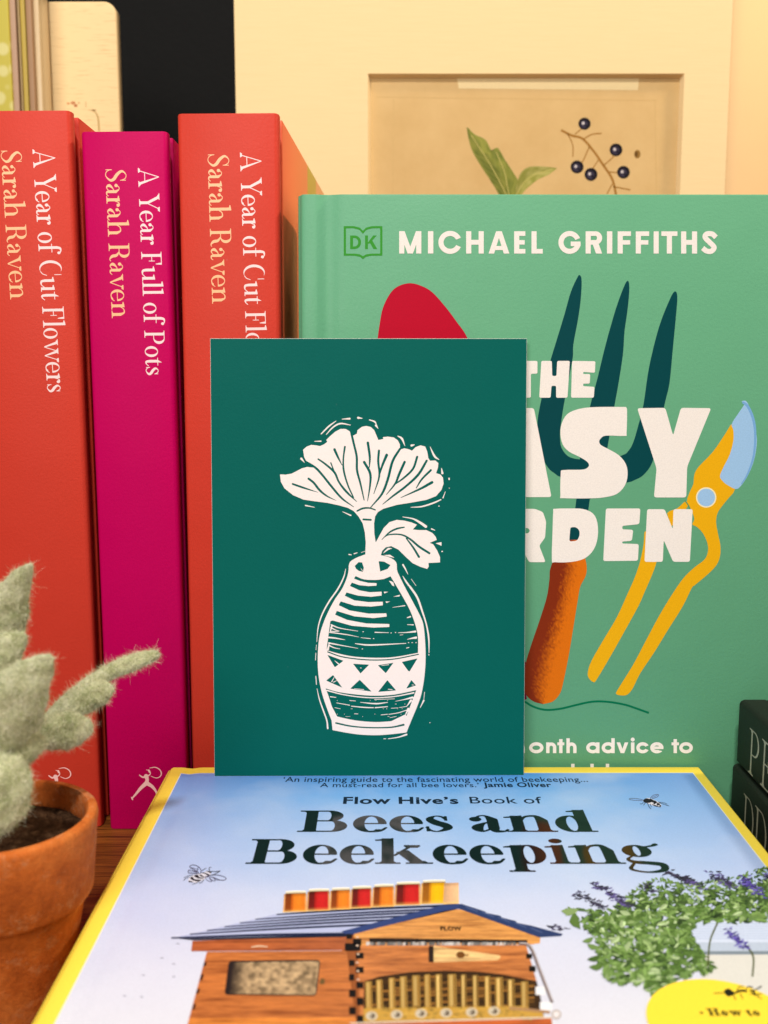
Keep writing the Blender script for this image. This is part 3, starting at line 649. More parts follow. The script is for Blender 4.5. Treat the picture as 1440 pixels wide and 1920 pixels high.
cl = t.noise(22, 4, .55); t_sky = t.mix(t.math('MULTIPLY', t.math('MAXIMUM', t.math('SUBTRACT', cl, .5), 0), 1.2), t_sky, srgb(232, 234, 246))  # cloud patches, which also put the soft cover glare into the colour
m = t.math('MINIMUM', t.math('MINIMUM', t.math('SUBTRACT', oc.outputs[0], xi0), t.math('SUBTRACT', xi1, oc.outputs[0])), t.math('SUBTRACT', yi1, oc.outputs[1]))
inside = t.math('GREATER_THAN', m, 0); hair = t.math('MULTIPLY', t.math('LESS_THAN', m, .00005), t.math('GREATER_THAN', m, -.00022))
YB = srgb(255, 224, 80)
k = t.mix(inside, YB, t_sky); k = t.mix(hair, k, (.86, .84, .74))
g = t.noise(2400, 2, .7); k = t.mix(1.0, k, t.ramp(g, [(.3, (.9,)*3), (.7, (1.0,)*3)]), 'MULTIPLY')
t.col(k); t.rough(.42, .14); t.bump(t.noise(700, 3), .12, .0002); BEEC = t.m
YELLOW = paper('yellow_board', YB, .45, .4)
bc = [(.0012, ZB-.0006), (.0022, ZB), (.0050, ZB), (.0062, ZB-.0001), (.0074, ZB-.0003), (.0086, ZB-.0004), (.0098, ZB-.0003), (.0110, ZB-.0001), (.0122, ZB), (wb-.0005, ZB), (wb, ZB-.0005), (wb, ZB-.0026), (.0030, ZB-.0026), (.0012, ZB-.0024)]
prism('front_cover', bc, -LB, 0, 'y', BEEC, bee, .0003)
prism('spine', [(.0011, ZB-.0007), (.0003, ZB-.0014), (-.0008, ZB-.0045), (-.0011, ZB*.5), (-.0008, .0045), (.0003, .0014), (.0011, .0007)], -LB, 0, 'y', YELLOW, bee, .0004)
box('back_cover', (.0012, -LB, 0), (wb, 0, .0026), YELLOW, bee); box('page_block', (.0032, -LB+.004, .0028), (wb-.004, -.004, ZB-.0028), PAGES, bee, .0003)
on_bee = lambda x, y: (hit(x, y, (0, 0, ZB), UZ), UZ)
def bee_line(VPL, x0, x1, vb, vt, col, name=None, mat=None, art=None, lv=3):
    """text between photo columns x0..x1, baseline at row vb and cap line at row vt, laid along the cover"""
    V, P, L = VPL
    a, b = hit(x0, vb, (0, 0, ZB), UZ), hit(x1, vb, (0, 0, ZB), UZ); e = (b-a)/L
    up = UZ.cross(e).normalized(); hgt = (hit((x0+x1)/2, vt, (0, 0, ZB), UZ)-hit((x0+x1)/2, vb, (0, 0, ZB), UZ)).dot(up)
    A = Art().add((V, P), col, lv); printed(name, A, lambda x, y: (a+e*x+up*hgt*y, UZ), mat or INK, bee, bee)
t = NT('varnished_lettering'); t.col((.006, .010, .010)); t.rough(.10, .30); VARN = t.m
BS = dict(st=.215, hl=.055, k=1.14, xh=.75)
bee_line(serif_text('Bees and', gap=-.035, **BS), 556, 1125, 1560, 1520, (0, 0, 0), 'title_lettering', VARN)
bee_line(serif_text('Beekeeping', gap=-.035, **BS), 459, 1247, 1620, 1573.5, (0, 0, 0), 'title_lettering', VARN)
NAVY = srgb(16, 34, 52)
bee_line(font_text("Flow Hive\u2019s", .028), 641, 860, 1507, 1494, NAVY, 'series_lettering')
bee_line(font_text("Book of", .004), 879, 1018, 1506.5, 1493.5, NAVY, 'series_lettering')
bee_line(font_text("\u2018An inspiring guide to the fascinating world of beekeeping...", .004), 529, 1103, 1466, 1456.5, NAVY, 'quote_lettering')
bee_line(font_text("A must-read for all bee lovers.\u2019", .004), 600, 899, 1476, 1467.5, NAVY, 'quote_lettering')
bee_line(font_text("Jamie Oliver", .024), 909, 1035, 1475.7, 1467, NAVY, 'quote_lettering')
# hive picture
C4 = lambda *p: [(300+x/3.1304, 1600+y/3.1304) for x, y in p]
C5 = lambda *p: [(640+x/3.1304, 1620+y/3.1304) for x, y in p]
C6 = lambda *p: [(1000+x/3.2727, 1600+y/3.2727) for x, y in p]
wood = NT('printed_wood'); vc = wood.n('ShaderNodeVertexColor', layer_name='Col')
gr = wood.noise(55, 4, .65, None, (1, 9, 1)); gr2 = wood.noise(260, 3, .7, None, (1, 6, 1))
k = wood.mix(1.0, vc.outputs[0], wood.ramp(gr, [(.34, (.52, .42, .36)), (.5, (.95, .92, .9)), (.66, (1.15, 1.12, 1.05))]), 'MULTIPLY')
wood.col(wood.mix(1.0, k, wood.ramp(gr2, [(.3, (.75, .7, .66)), (.6, (1.05, 1.05, 1.05))]), 'MULTIPLY')); wood.rough(.42, .4)
W1, W2, W3, DK_ = srgb(196, 116, 58), srgb(178, 96, 52), srgb(222, 156, 84), srgb(34, 26, 24)
art = Art()
art.poly(C4((275, 578), (1095, 572), (1150, 1010), (160, 1010)), W1, 1)
art.poly(C4((170, 968), (1150, 966), (1158, 1130), (140, 1130)), srgb(226, 140, 62), 2)
art.poly(C4((190, 515), (1095, 482), (1092, 570), (183, 576)), W2, 3)
art.poly(C5((68, 410), (620, 262), (700, 268), (1168, 432), (1166, 465), (1110, 474), (95, 480)), W3, 2)
art.poly(C5((95, 480), (1085, 478), (1146, 690), (1190, 900), (110, 930)), srgb(206, 128, 68), 3)
art.poly(C5((40, 938), (1235, 905), (1245, 1080), (40, 1080)), srgb(196, 96, 44), 5)
art.poly(C5((540, 482), (930, 538), (934, 552), (915, 566), (540, 578)), srgb(236, 200, 138), 6)
printed('hive_picture', art, on_bee, wood.m, bee, bee)
art = Art(); P = art
NV = srgb(26, 36, 74)
P.poly(C4((685, 356), (1760, 300), (1795, 318), (1130, 470), (68, 500)), srgb(180, 188, 224), 2)
P.poly(C5((0, 412), (110, 412), (118, 940), (20, 940)), srgb(150, 84, 44), .8)
for (x0, y0), (x1, y1), wv in zip([(518.8, 1715), (479, 1724), (450, 1731), (421, 1738), (388, 1745), (356, 1752), (321, 1759)], [(858, 1697.5), (840, 1704), (818, 1709.5), (790, 1716.5), (756, 1724), (720, 1733), (664, 1751)], (2.1, 1.75, 1.75, 1.75, 1.85, 1.9, 2.4)):
    P.rib([(x0, y0), ((x0+x1)/2, (y0+y1)/2-1.5), (x1, y1)], [wv*.6, wv, wv], NV, 3); P.rib([(x0, y0), ((x0+x1)/2, (y0+y1)/2-1.8), (x1, y1-.6)], [.35, .6, .7], srgb(18, 26, 44), 4)
P.poly(C4((110, 502), (1100, 478), (1100, 492), (200, 512)), srgb(30, 34, 50), 4)
P.poly(C5((620, 236), (715, 236), (700, 262), (610, 276), (62, 415), (20, 410), (0, 396)), srgb(50, 66, 118), 5)
P.poly(C5((690, 238), (720, 240), (845, 280), (850, 288), (935, 305), (940, 315), (1025, 336), (1030, 346), (1120, 364), (1300, 412), (1290, 424), (1160, 432), (690, 264)), srgb(44, 60, 104), 6)
for i in range(5): P.rib(C5((730+i*95, 252+i*31), (800+i*95, 281+i*31)), .6, srgb(88, 104, 150), 7)
P.poly(C5((165, 436), (1092, 447), (1090, 466), (165, 462)), DK_, 4)
for i in range(46):
    x = 150+i*19+rnd.uniform(-6, 6); P.raw(C5((x, 461+rnd.uniform(-4, 4)), (x+rnd.uniform(12, 26), 459), (x+rnd.uniform(14, 26), 478), (x, 480)), (lambda f: srgb(196*f, 190*f, 188*f))(rnd.uniform(.4, 1.05)), 5+i*.02)
P.poly(C5((512, 484), (542, 482), (542, 580), (512, 576)), srgb(44, 30, 26), 6)
c = Canvas(830, 1735, 880, 1765, .3)
for dy in (318, 332): c.poly(ribbon(C5((606, dy), (632, dy+9), (662, dy-2)), 1.1))
c.poly(ribbon(C5((612, 346), (633, 352), (656, 345)), 1.0)); c.poly(ribbon(C5((633, 348), (633, 362)), 1.0))
P.add(fill(c.loops(.1)), srgb(50, 34, 20), 7)
c = Canvas(855, 1780, 880, 1800, .3); c.poly(ellipse(640+700/3.13, 1620+535/3.13, 8, 6.5)); c.stroke(C5((640, 536), (745, 537)), 1.2)
P.add(fill(c.loops(.1)), srgb(112, 70, 30), 9)
for x0, y0, x1, y1 in ((30, 412, 64, 441), (20, 467, 112, 512), (85, 522, 131, 558), (45, 565, 78, 600), (85, 605, 131, 641), (45, 648, 76, 686), (88, 694, 131, 731), (45, 740, 86, 783), (90, 786, 131, 831), (45, 841, 86, 886), (90, 890, 131, 936), (1085, 528, 1120, 557), (1102, 600, 1141, 634), (68, 440, 118, 478)):
    P.quad(*C5((x0, y0))[0], *C5((x1, y1))[0], srgb(22, 18, 18), 7)
for y0, y1 in ((640, 664), (710, 746), (796, 826), (884, 918)):
    x = 262-(y0-640)*.26; P.raw(C4((x+14, y0), (x-2, y0+2), (x-10, y1), (x+4, y1)), srgb(40, 24, 22), 4)
for i in range(6): P.add((ellipse(640+(96+rnd.uniform(-4, 4))/3.13, 1620+(430+i*50)/3.13, 2.4, 1.6, 10), [tuple(range(10))]), srgb(236, 206, 184), 8)
# side window of the hive
P.poly(fillet(C4((404, 632), (942, 626), (918, 838), (378, 832)), 7), srgb(44, 34, 34), 4)
WN = np.random.RandomState(4).rand(12, 26)
def win_col(u, v):
    i, j = u*10.99, v*24.99; i0, j0 = int(i), int(j); fi, fj = i-i0, j-j0
    n_ = (WN[i0, j0]*(1-fj)+WN[i0, j0+1]*fj)*(1-fi)+(WN[i0+1, j0]*(1-fj)+WN[i0+1, j0+1]*fj)*fi
    f = min(1, max(0, (v-.03)*5)); s_ = np.array(srgb(186, 156, 118))*(.28+1.05*n_)*rnd.uniform(.8, 1.15)
    return tuple(np.array(srgb(40, 32, 32))*(1-f)+s_*f)
P.loft(C4((412, 642), (388, 824)), C4((936, 634), (912, 832)), 34, 90, win_col, 5)
P.rib(C4((535, 552), (580, 546), (632, 550)), [.8, 1.2, .8], srgb(226, 200, 170), 6)
P.poly(C4((945, 735), (968, 738), (965, 770), (935, 770)), srgb(110, 84, 48), 6)
# arch of the hive front: golden frames
ARC = [(135, 690), (230, 660), (400, 636), (600, 627), (800, 632), (950, 650), (1060, 672), (1146, 688), (1168, 780), (1190, 900), (130, 930)]
P.poly(C5(*ARC), srgb(58, 38, 22), 5)
tone = lambda c_, f: srgb(*(min(255, q*f) for q in c_))
x = 142
while x < 1085:
    tp = 640+((x-600)/480)**2*48; w_ = rnd.uniform(30, 50); g_ = rnd.uniform(26, 40); tb = 850+rnd.uniform(-14, 10)
    P.raw(C5((x, tp+10), (x+w_, tp+7), (x+w_+4, tb), (x+4, tb+2)), tone((176, 136, 66), rnd.uniform(.85, 1.12)), 6)
    P.raw(C5((x+w_*.25, tp+14), (x+w_*.55, tp+13), (x+w_*.6, tb-6), (x+w_*.32, tb-5)), tone((222, 188, 116), rnd.uniform(.85, 1.08)), 7)
    P.raw(C5((x+w_*.75, tp+12), (x+w_*.86, tp+12), (x+w_*.9, tb-6), (x+w_*.8, tb-5)), tone((120, 80, 32), rnd.uniform(.7, 1.1)), 7)
    yy = tp+18
    while yy < 838:
        P.raw(C5((x+w_+3, yy), (x+w_+g_, yy-2), (x+w_+g_, yy+7), (x+w_+4, yy+9)), tone((150, 102, 44), rnd.choice((.35, .5, .8, 1.1))), 6); yy += rnd.uniform(13, 22)
    x += w_+g_
P.poly(C5((130, 850), (1060, 836), (1180, 872), (1190, 902), (130, 928)), srgb(196, 152, 66), 8)
for i in range(90):
    x, y = rnd.uniform(130, 1120), rnd.uniform(836, 915); P.raw(C5((x, y), (x+rnd.uniform(8, 34), y-2), (x+rnd.uniform(8, 30), y+rnd.uniform(4, 12)), (x, y+8)), (lambda f: srgb(206*f, 166*f, 78*f))(rnd.uniform(.55, 1.12)), 8.2+i*.01)
for x, y in ((178, 894), (325, 887), (468, 880), (615, 877), (765, 872), (896, 866)):
    cx, cy = C5((x, y))[0]; P.add((ellipse(cx, cy, 11, 8.5, 20), [tuple(range(20))]), srgb(206, 192, 168), 10); P.add((ellipse(cx+1, cy, 5.5, 5, 16), [tuple(range(16))]), srgb(92, 76, 60), 11); P.add((ellipse(cx-1.5, cy-1, 2, 2, 10), [tuple(range(10))]), srgb(220, 210, 190), 12)
P.rib(C5((50, 938), (640, 920), (1235, 904)), 1.4, srgb(222, 206, 186), 12)
P.rib(C5((1040, 468), (1092, 474), (1124, 515), (1165, 625), (1238, 815)), 3.0, srgb(112, 96, 96), 9); P.rib(C5((1046, 464), (1096, 472), (1130, 515), (1170, 625), (1240, 805)), .9, srgb(196, 186, 186), 10)
for a_, b_ in (((1140, 722), (1196, 770)), ((1166, 812), (1236, 862))): P.quad(*C5(a_)[0], *C5(b_)[0], srgb(238, 236, 240), 9)
P.rib(C5((985, 848), (1100, 858), (1225, 872)), 2.6, srgb(168, 128, 92), 10)
P.add((ellipse(*C5((1262, 885))[0], 9, 9, 20), [tuple(range(20))]), srgb(176, 160, 150), 9); P.add((ellipse(*C5((1262, 885))[0], 6.5, 6.5, 20), [tuple(range(20))]), srgb(226, 220, 222), 10)
# honey jars on the roof
JA = [(531.6, 574.7, 1677, 1711, 'o'), (575.5, 618, 1673, 1709, 'r'), (618.5, 657, 1671, 1706.5, 'o'), (657.5, 697, 1668, 1704, 'r'), (698, 739, 1664.5, 1701.5, 'o'), (740, 788.5, 1660, 1698.5, 'r'), (789, 836, 1656.5, 1696, 'y'), (832, 860, 1656.5, 1696, 'p')]
JC = {'o': ((196, 92, 22), (232, 132, 36), (122, 54, 16)), 'r': ((164, 26, 22), (204, 34, 34), (96, 22, 18)), 'y': ((206, 132, 22), (248, 188, 16), (146, 86, 22)), 'p': ((226, 176, 130), (240, 200, 160), (200, 140, 100))}
for i, (x0, x1, y0, y1, kd) in enumerate(JA):
    a_, b_, d_ = (srgb(*q) for q in JC[kd]); w_ = x1-x0; dx = -1.2
    def jar_col(u, v):
        A_, B_, D_ = np.array(a_), np.array(b_), np.array(d_)
        if v < .07 or v > .95: q = A_*.5+np.array(srgb(255, 214, 140))*.5
        elif v < .34: q = D_*(1-.25*u)+A_*.25*u
        elif v < .42: q = A_
        else: q = B_*(1-.35*abs(v-.66)/.3)+A_*.35*abs(v-.66)/.3
        if kd == 'p': q = A_*(.75+.5*v)+.02
        if u < .12: q = q*.72
        if u > .86: q = q*.8+np.array(srgb(255, 200, 110))*.2
        return tuple(q*rnd.uniform(.93, 1.05))
    P.loft([(x0+1, y0), (x0, (y0+y1)/2), (x0+dx, y1)], [(x1, y0-1), (x1+.2, (y0+y1)/2), (x1+.4, y1-1.5)], 12, 24, jar_col, 13+i*.1)
    P.rib([(x0+dx, y1-.4), (x1, y1-1.8)], .7, srgb(250, 206, 120), 16)
    if kd != 'p': P.rib([(x0+4, y0-2.2), (x0+w_*.5, y0-3.0), (x1-1, y0-3.2)], 2.5, srgb(214, 202, 172), 16); P.rib([(x0+4, y0-4.4), (x0+w_*.5, y0-5.6), (x1-1, y0-5.4)], .9, srgb(250, 246, 236), 17); P.rib([(x0+4, y0-.4), (x1-1, y0-1.4)], .6, srgb(122, 96, 60), 17)
for x, y in ((330, 1770), (322, 1832), (300, 1797), (265, 1829), (262, 1870), (230, 1868), (322, 1808)): P.rib([(x, y), (x+4, y-.8), (x+7, y+.4)], [.4, 1.0, .4], srgb(150, 150, 170), 1)
bee_line(font_text('FLOW', .05), 825.5, 866, 1744.8, 1737.6, srgb(50, 34, 20), 'hive_lettering', lv=8)
printed('hive_picture', art, on_bee, INK, bee, bee)
# flowering shrub and white hive picture
art = P = Art()
P.poly(C6((930, 416), (1720, 412), (1800, 545), (960, 548)), srgb(206, 216, 238), 1)
for i in range(7): P.rib(C6((965, 434+i*15), (1750, 431+i*15)), .9, srgb(178, 192, 222), 2)
P.poly(C6((960, 548), (1800, 545), (1820, 618), (950, 618)), srgb(184, 196, 216), 1); P.rib(C6((930, 612), (1800, 610)), 3.2, srgb(128, 140, 152), 2)
P.poly(C6((1040, 624), (1830, 620), (1850, 1300), (1000, 1300)), srgb(216, 214, 208), 1)
OUT = np.array([(200, 350), (270, 350), (350, 350), (450, 372), (520, 335), (600, 250), (660, 205), (760, 160), (860, 180), (1000, 190), (1130, 170), (1260, 150), (1380, 95), (1500, 90), (1760, 130), (1760, 415), (1440, 418), (1000, 420), (950, 470), (990, 560), (1040, 640), (1100, 700), (1040, 735), (900, 765), (790, 830), (740, 870), (690, 800), (540, 800), (470, 770), (430, 700), (400, 640), (420, 560), (380, 500), (330, 440)], float)
def inside_poly(x, y, A):
    r = False
    for i in range(len(A)):
        a, b = A[i-1], A[i]
        if (a[1] > y) != (b[1] > y) and x < (b[0]-a[0])*(y-a[1])/(b[1]-a[1])+a[0]: r = not r
    return r
def leaf_shape(x, y, L, w, a, bend=.15):
    ca, sa = math.cos(a), math.sin(a); U = []
    for u, v in ((0, 0), (.18, .62), (.42, 1), (.7, .72), (1, 0), (.7, -.72), (.42, -1), (.18, -.62)):
        px, py = u*L, v*w+bend*L*math.sin(u*3.1); U.append((x+px*ca-py*sa, y+(px*sa+py*ca)*.8))
    return U
GR = [(72, 98, 46), (90, 118, 58), (110, 138, 76), (134, 158, 102), (52, 74, 38), (98, 126, 70), (158, 178, 132), (40, 56, 30)]
cb = Canvas(1060, 1630, 1540, 1870, .8); k_ = 0
while k_ < 190:
    x, y = rnd.uniform(250, 1750), rnd.uniform(150, 840)
    if inside_poly(x, y, OUT) and inside_poly(x-40, y, OUT) and inside_poly(x, y-40, OUT) and inside_poly(x, y+36, OUT):
        cb.poly(C6(*leaf_shape(x-40, y, rnd.uniform(60, 110), rnd.uniform(16, 30), rnd.uniform(-.4, 1)))); k_ += 1
P.add(fill(cb.loops(.2)), srgb(66, 88, 48), 2.6)
n = 0; lv = 3.0
def two_tone(x, y, L, w_, a_, bend, g):
    global lv
    F2 = leaf_shape(x, y, L, w_, a_, bend); lv += .004; P.raw(C6(*F2), srgb(*g), lv)
    k2 = rnd.uniform(1.06, 1.28); mid = [((F2[i][0]+F2[8-i][0])/2, (F2[i][1]+F2[8-i][1])/2) for i in (3, 2, 1)]
    lv += .004; P.raw(C6(*(F2[:5]+mid)) if rnd.random() < .5 else C6(*([F2[0]]+[F2[8-i] for i in (1, 2, 3)]+[F2[4]]+mid)), srgb(*(min(255, q*k2) for q in g)), lv)
while n < 2100:
    x, y = rnd.uniform(200, 1760), rnd.uniform(90, 870)
    if not inside_poly(x, y, OUT): continue
    n += 1; up = (y-90)/780
    g = GR[rnd.choice((4, 7, 4, 0))] if n < 750 else GR[rnd.choice((0, 1, 1, 2, 2, 3, 5, 5, 6, 0))]; L = rnd.uniform(28, 84)*(1.0 if up > .3 else .62)
    a_ = rnd.choice((rnd.uniform(-.4, .9), rnd.uniform(2.3, 3.6), rnd.uniform(.8, 2.4)))
    two_tone(x-L*.4*math.cos(a_), y-L*.3*math.sin(a_), L, L*rnd.uniform(.15, .27), a_, rnd.uniform(-.15, .2), g)
while n < 2320:
    i = rnd.randrange(len(OUT)); f = rnd.random(); p_ = OUT[i-1]*(1-f)+OUT[i]*f; n += 1
    if p_[0] > 1150 and p_[1] > 300: continue
    cx_, cy_ = 900, 470; a_ = math.atan2(p_[1]-cy_, p_[0]-cx_)+rnd.uniform(-.8, .8); L = rnd.uniform(24, 64)*(.7 if p_[1] < 300 else 1)
    two_tone(p_[0]-L*.3*math.cos(a_), p_[1]-L*.3*math.sin(a_), L, L*rnd.uniform(.13, .22), a_, rnd.uniform(-.2, .2), GR[rnd.choice((0, 1, 2, 5, 4))])
for q, L, a_ in (((170, 355), 110, -.1), ((250, 370), 130, 1.25), ((300, 545), 80, -.5), ((330, 655), 90, -.4), ((340, 700), 100, -.2), ((450, 740), 60, 1.2), ((535, 800), 50, -.6), ((720, 850), 60, .9), ((330, 560), 90, .3)): lv += .01; P.raw(C6(*leaf_shape(*q, L, L*.24, a_)), srgb(*GR[rnd.randrange(4)]), lv)
for sx in ((1070, 690, 1085, 540, 1130, 430), (1345, 760, 1350, 640, 1310, 570)): P.rib(C6(*zip(sx[::2], sx[1::2])), 1.6, srgb(86, 92, 52), lv+.2)
for x0, y0, x1, y1, br_, m_ in ((250, 245, 450, 345, 0, 34), (360, 185, 600, 335, 1, 60), (830, 115, 980, 190, 0, 46), (1085, 130, 1215, 200, 1, 50), (1285, 150, 1380, 245, 2, 46), (1190, 480, 1310, 585, 2, 40), (90, 450, 185, 462, 0, 12), (680, 180, 720, 240, 0, 14), (930, 170, 1040, 210, 1, 26), (1420, 140, 1600, 230, 1, 40)):
    for i in range(int(m_*1.7)):
        f = rnd.random(); x, y = x0+(x1-x0)*f+rnd.gauss(0, 13), y0+(y1-y0)*f+rnd.gauss(0, 10); lv += .004; L = rnd.uniform(16, 40)
        cc = rnd.choice([[(52, 46, 66), (70, 60, 96), (40, 38, 50)], [(60, 54, 84), (98, 84, 150), (50, 46, 66)], [(84, 70, 160), (110, 96, 190), (60, 50, 110)]][br_])
        P.raw(C6(*leaf_shape(x, y, L, L*.15, rnd.uniform(-.7, .5) if rnd.random() < .6 else rnd.uniform(2.4, 3.8))), srgb(*cc), lv)
printed('shrub_picture', art, on_bee, INK, bee, bee)
# yellow roundel
pc = hit(1360, 1923, (0, 0, ZB), UZ); rad = (hit(1216, 1923, (0, 0, ZB), UZ)-pc).length
art = Art(); art.add(([(rad*math.cos(i*math.pi/48), rad*math.sin(i*math.pi/48)) for i in range(96)], [tuple(range(96))]), srgb(255, 220, 64), 0)
printed('roundel', art, lambda x, y: (pc+Vector((x, y, 0)), UZ), INK, bee, bee, eps=.00026)
rd = [o for o in bee.children if o.name.startswith('roundel')][0]
c = Canvas(1330, 1845, 1440, 1880, .4); D6 = lambda *p: C6(*p)
c.poly(smooth(D6((1168, 858), (1180, 842), (1200, 838), (1222, 852), (1238, 868), (1215, 882), (1190, 884)), 3, True)); c.stroke(D6((1235, 866), (1275, 850), (1310, 855)), [1.5, 2.4, 1.5]); c.stroke(D6((1330, 850), (1352, 856), (1352, 875)), [1.5, 2.5, 1.2])
for q in (((1110, 866), (1165, 864)), ((1250, 850), (1262, 826), (1290, 826)), ((1290, 858), (1318, 826), (1345, 830)), ((1352, 850), (1400, 822)), ((1330, 870), (1400, 872)), ((1230, 880), (1240, 905)), ((1270, 868), (1285, 900)), ((1350, 870), (1400, 900))): c.stroke(D6(*q), .9)
A = Art().add(fill(c.loops(.1)), srgb(34, 34, 24), 1); printed('bee_drawing', A, on_bee, INK, rd, bee, eps=.00030)
V, Pp, L = serif_text('\u2022 How to'.replace('\u2022 ', ''), .25, .12, 1.05, .68, .05)
pa, pb = hit(1330, 1907, (0, 0, ZB), UZ), hit(1428, 1907, (0, 0, ZB), UZ); e = (pb-pa)/L; hh = hit(1380, 1893, (0, 0, ZB), UZ).y-pa.y
A = Art().add((V, Pp), srgb(60, 54, 20), 1); A.add((ellipse(-.55, .4, .16, .16, 16), [tuple(range(16))]), srgb(60, 54, 20), 1)
printed('roundel_lettering', A, lambda x, y: (pa+e*x+Vector((0, hh, 0))*y, UZ), INK, rd, bee, eps=.00030)
# two small line-drawn bees
def small_bee(mp, name='bee_drawing'):
    c = Canvas(*[v for v in mp['box']], .18); q = mp['f']; A = Art()
    for pts, w in mp['wing']: c.stroke([q(p) for p in pts], w)
    A.add(fill(c.loops(.08)), srgb(84, 84, 112), 2)
    c = Canvas(*[v for v in mp['box']], .18)
    for pts in mp['body']: c.poly(smooth([q(p) for p in pts], 4, True))
    for pts, w in mp['legs']: c.stroke([q(p) for p in pts], w)
    A.add(fill(c.loops(.08)), srgb(26, 24, 34), 3)
    A2 = Art()
    for pts in mp['pale']: A2.poly(smooth([q(p) for p in pts], 4, True), srgb(208, 208, 222), 1)
    A.V = A2.V+A.V; A.P = A2.P+[tuple(i+len(A2.V) for i in f) for f in A.P]; A.C = A2.C+A.C
    printed(name, A, on_bee, INK, bee, bee)
small_bee(dict(box=(330, 1605, 440, 1670), f=lambda p: (330+p[0]/13.09, 1600+p[1]/13.09),
    pale=[[(310, 700), (330, 600), (450, 530), (600, 500), (800, 430), (870, 470), (820, 550), (690, 640), (520, 720)]],
    body=[[(310, 705), (330, 670), (370, 690), (440, 705), (350, 715)], [(350, 620), (400, 575), (460, 640), (620, 655), (560, 690), (440, 675)], [(440, 555), (530, 530), (580, 590), (690, 600), (640, 625), (520, 610)], [(575, 525), (620, 530), (690, 580), (640, 580), (590, 555)], [(610, 480), (700, 475), (820, 530), (780, 555), (720, 510)], [(735, 440), (830, 435), (880, 465), (840, 490), (790, 460)]],
    wing=[([(600, 500), (615, 420), (560, 340), (470, 295), (380, 295), (335, 335), (380, 370), (520, 440)], .75), ([(520, 450), (330, 415), (300, 455), (340, 500), (540, 500)], .7), ([(345, 345), (560, 400)], .5), ([(345, 410), (420, 440), (520, 470)], .5), ([(540, 350), (530, 440), (570, 500)], .6), ([(320, 455), (530, 490)], .4),
          ([(700, 590), (860, 540), (1040, 540), (1180, 580), (1230, 620), (1190, 660), (1080, 660), (900, 590), (720, 580)], .75), ([(720, 600), (760, 660), (830, 695), (880, 685), (820, 620)], .6), ([(830, 610), (900, 670), (960, 680), (930, 610)], .6), ([(900, 600), (1000, 660), (1080, 660)], .5)],
    legs=[([(640, 430), (680, 400), (740, 370)], .6), ([(830, 420), (810, 380), (830, 350), (860, 350)], .6), ([(880, 445), (980, 450), (1080, 435)], .6), ([(850, 545), (960, 510), (1080, 440)], .6), ([(420, 540), (300, 560), (200, 600)], .5), ([(330, 590), (240, 620), (190, 670)], .5), ([(560, 700), (480, 740), (400, 765)], .5), ([(680, 650), (640, 710), (570, 740)], .6)]))
small_bee(dict(box=(1175, 1480, 1262, 1525), f=lambda p: (840+p[0]/3.2727, 1430+p[1]/3.2727),
    pale=[[(1195, 235), (1220, 218), (1255, 225), (1300, 250), (1308, 270), (1270, 268), (1225, 250)]],
    body=[[(1197, 232), (1215, 220), (1240, 226), (1248, 242), (1225, 248), (1205, 244)], [(1238, 222), (1262, 232), (1252, 246)], [(1262, 232), (1284, 244), (1262, 256)], [(1284, 246), (1302, 256), (1282, 264)], [(1296, 262), (1308, 262), (1302, 276)], [(1250, 254), (1300, 272), (1270, 268)]],
    wing=[([(1195, 228), (1150, 220), (1112, 222), (1130, 230), (1195, 234)], .45), ([(1240, 220), (1262, 200), (1290, 196), (1285, 210), (1252, 222)], .5), ([(1252, 215), (1285, 200)], .35)],
    legs=[([(1200, 246), (1185, 255), (1180, 252)], .45), ([(1210, 248), (1200, 262)], .45), ([(1225, 250), (1232, 268), (1245, 284)], .5), ([(1240, 252), (1248, 272)], .45), ([(1296, 246), (1325, 256), (1356, 266)], .4), ([(1290, 242), (1320, 246), (1345, 255)], .35)]))

# ---- postcard leaning on the gardening book
pl_, pr_ = hit(402, 1455.5, (0, 0, ZB), UZ), hit(982.5, 1453.5, (0, 0, ZB), UZ)
yawc = math.atan2(pr_.y-pl_.y, pr_.x-pl_.x); wc = (pr_-pl_).length; TC = R(-4.6)
card = thing('postcard', 'dark green postcard with a white block print of a flower in a patterned vase', 'postcard', (pl_.x, pl_.y, ZB), (TC, 0, yawc))
MC = TM[card.name]; NC = -(MC.to_3x3() @ Vector((0, 1, 0))); PC = MC @ Vector((0, 0, 0))
hc = (MC.inverted() @ hit(700, 634.5, PC, NC)).z
t = NT('card_edge'); t.col((.8, .76, .70)); t.rough(.7, .2)
CARDG = paper('dark_green_print', srgb(0, 95, 86), .5, .08, .10, 3000, .16, .04)
box('card_stock', (0, .0001, 0), (wc, .0006, hc), t.m, card, .00008)
V = [(.0001, 0, .0001), (wc-.0001, 0, .0001), (wc-.0001, 0, hc-.0001), (.0001, 0, hc-.0001)]
mesh_ob('printed_face', V, [(0, 1, 2, 3)], CARDG, card)
q7 = lambda *p: [(480+x/3.6, 740+y/3.6) for x, y in p]
q8 = lambda *p: [(540+x/4.5, 1000+y/4.5) for x, y in p]
c = Canvas(515, 770, 860, 1395, .55)
def W7(pts, w): c.stroke(q7(*pts), [x/3.6/1.75 for x in w] if not isinstance(w, (int, float)) else w/6.3)
def D7(pts, w): c.stroke(q7(*pts), [x/3.6*1.08 for x in w], True)
def W8(pts, w): c.stroke(q8(*pts), [x/4.5*.62 for x in (w if not isinstance(w, (int, float)) else [w]*len(pts))])
def D8(pts, w): c.stroke(q8(*pts), [x/4.5*.7 for x in (w if not isinstance(w, (int, float)) else [w]*len(pts))], True)
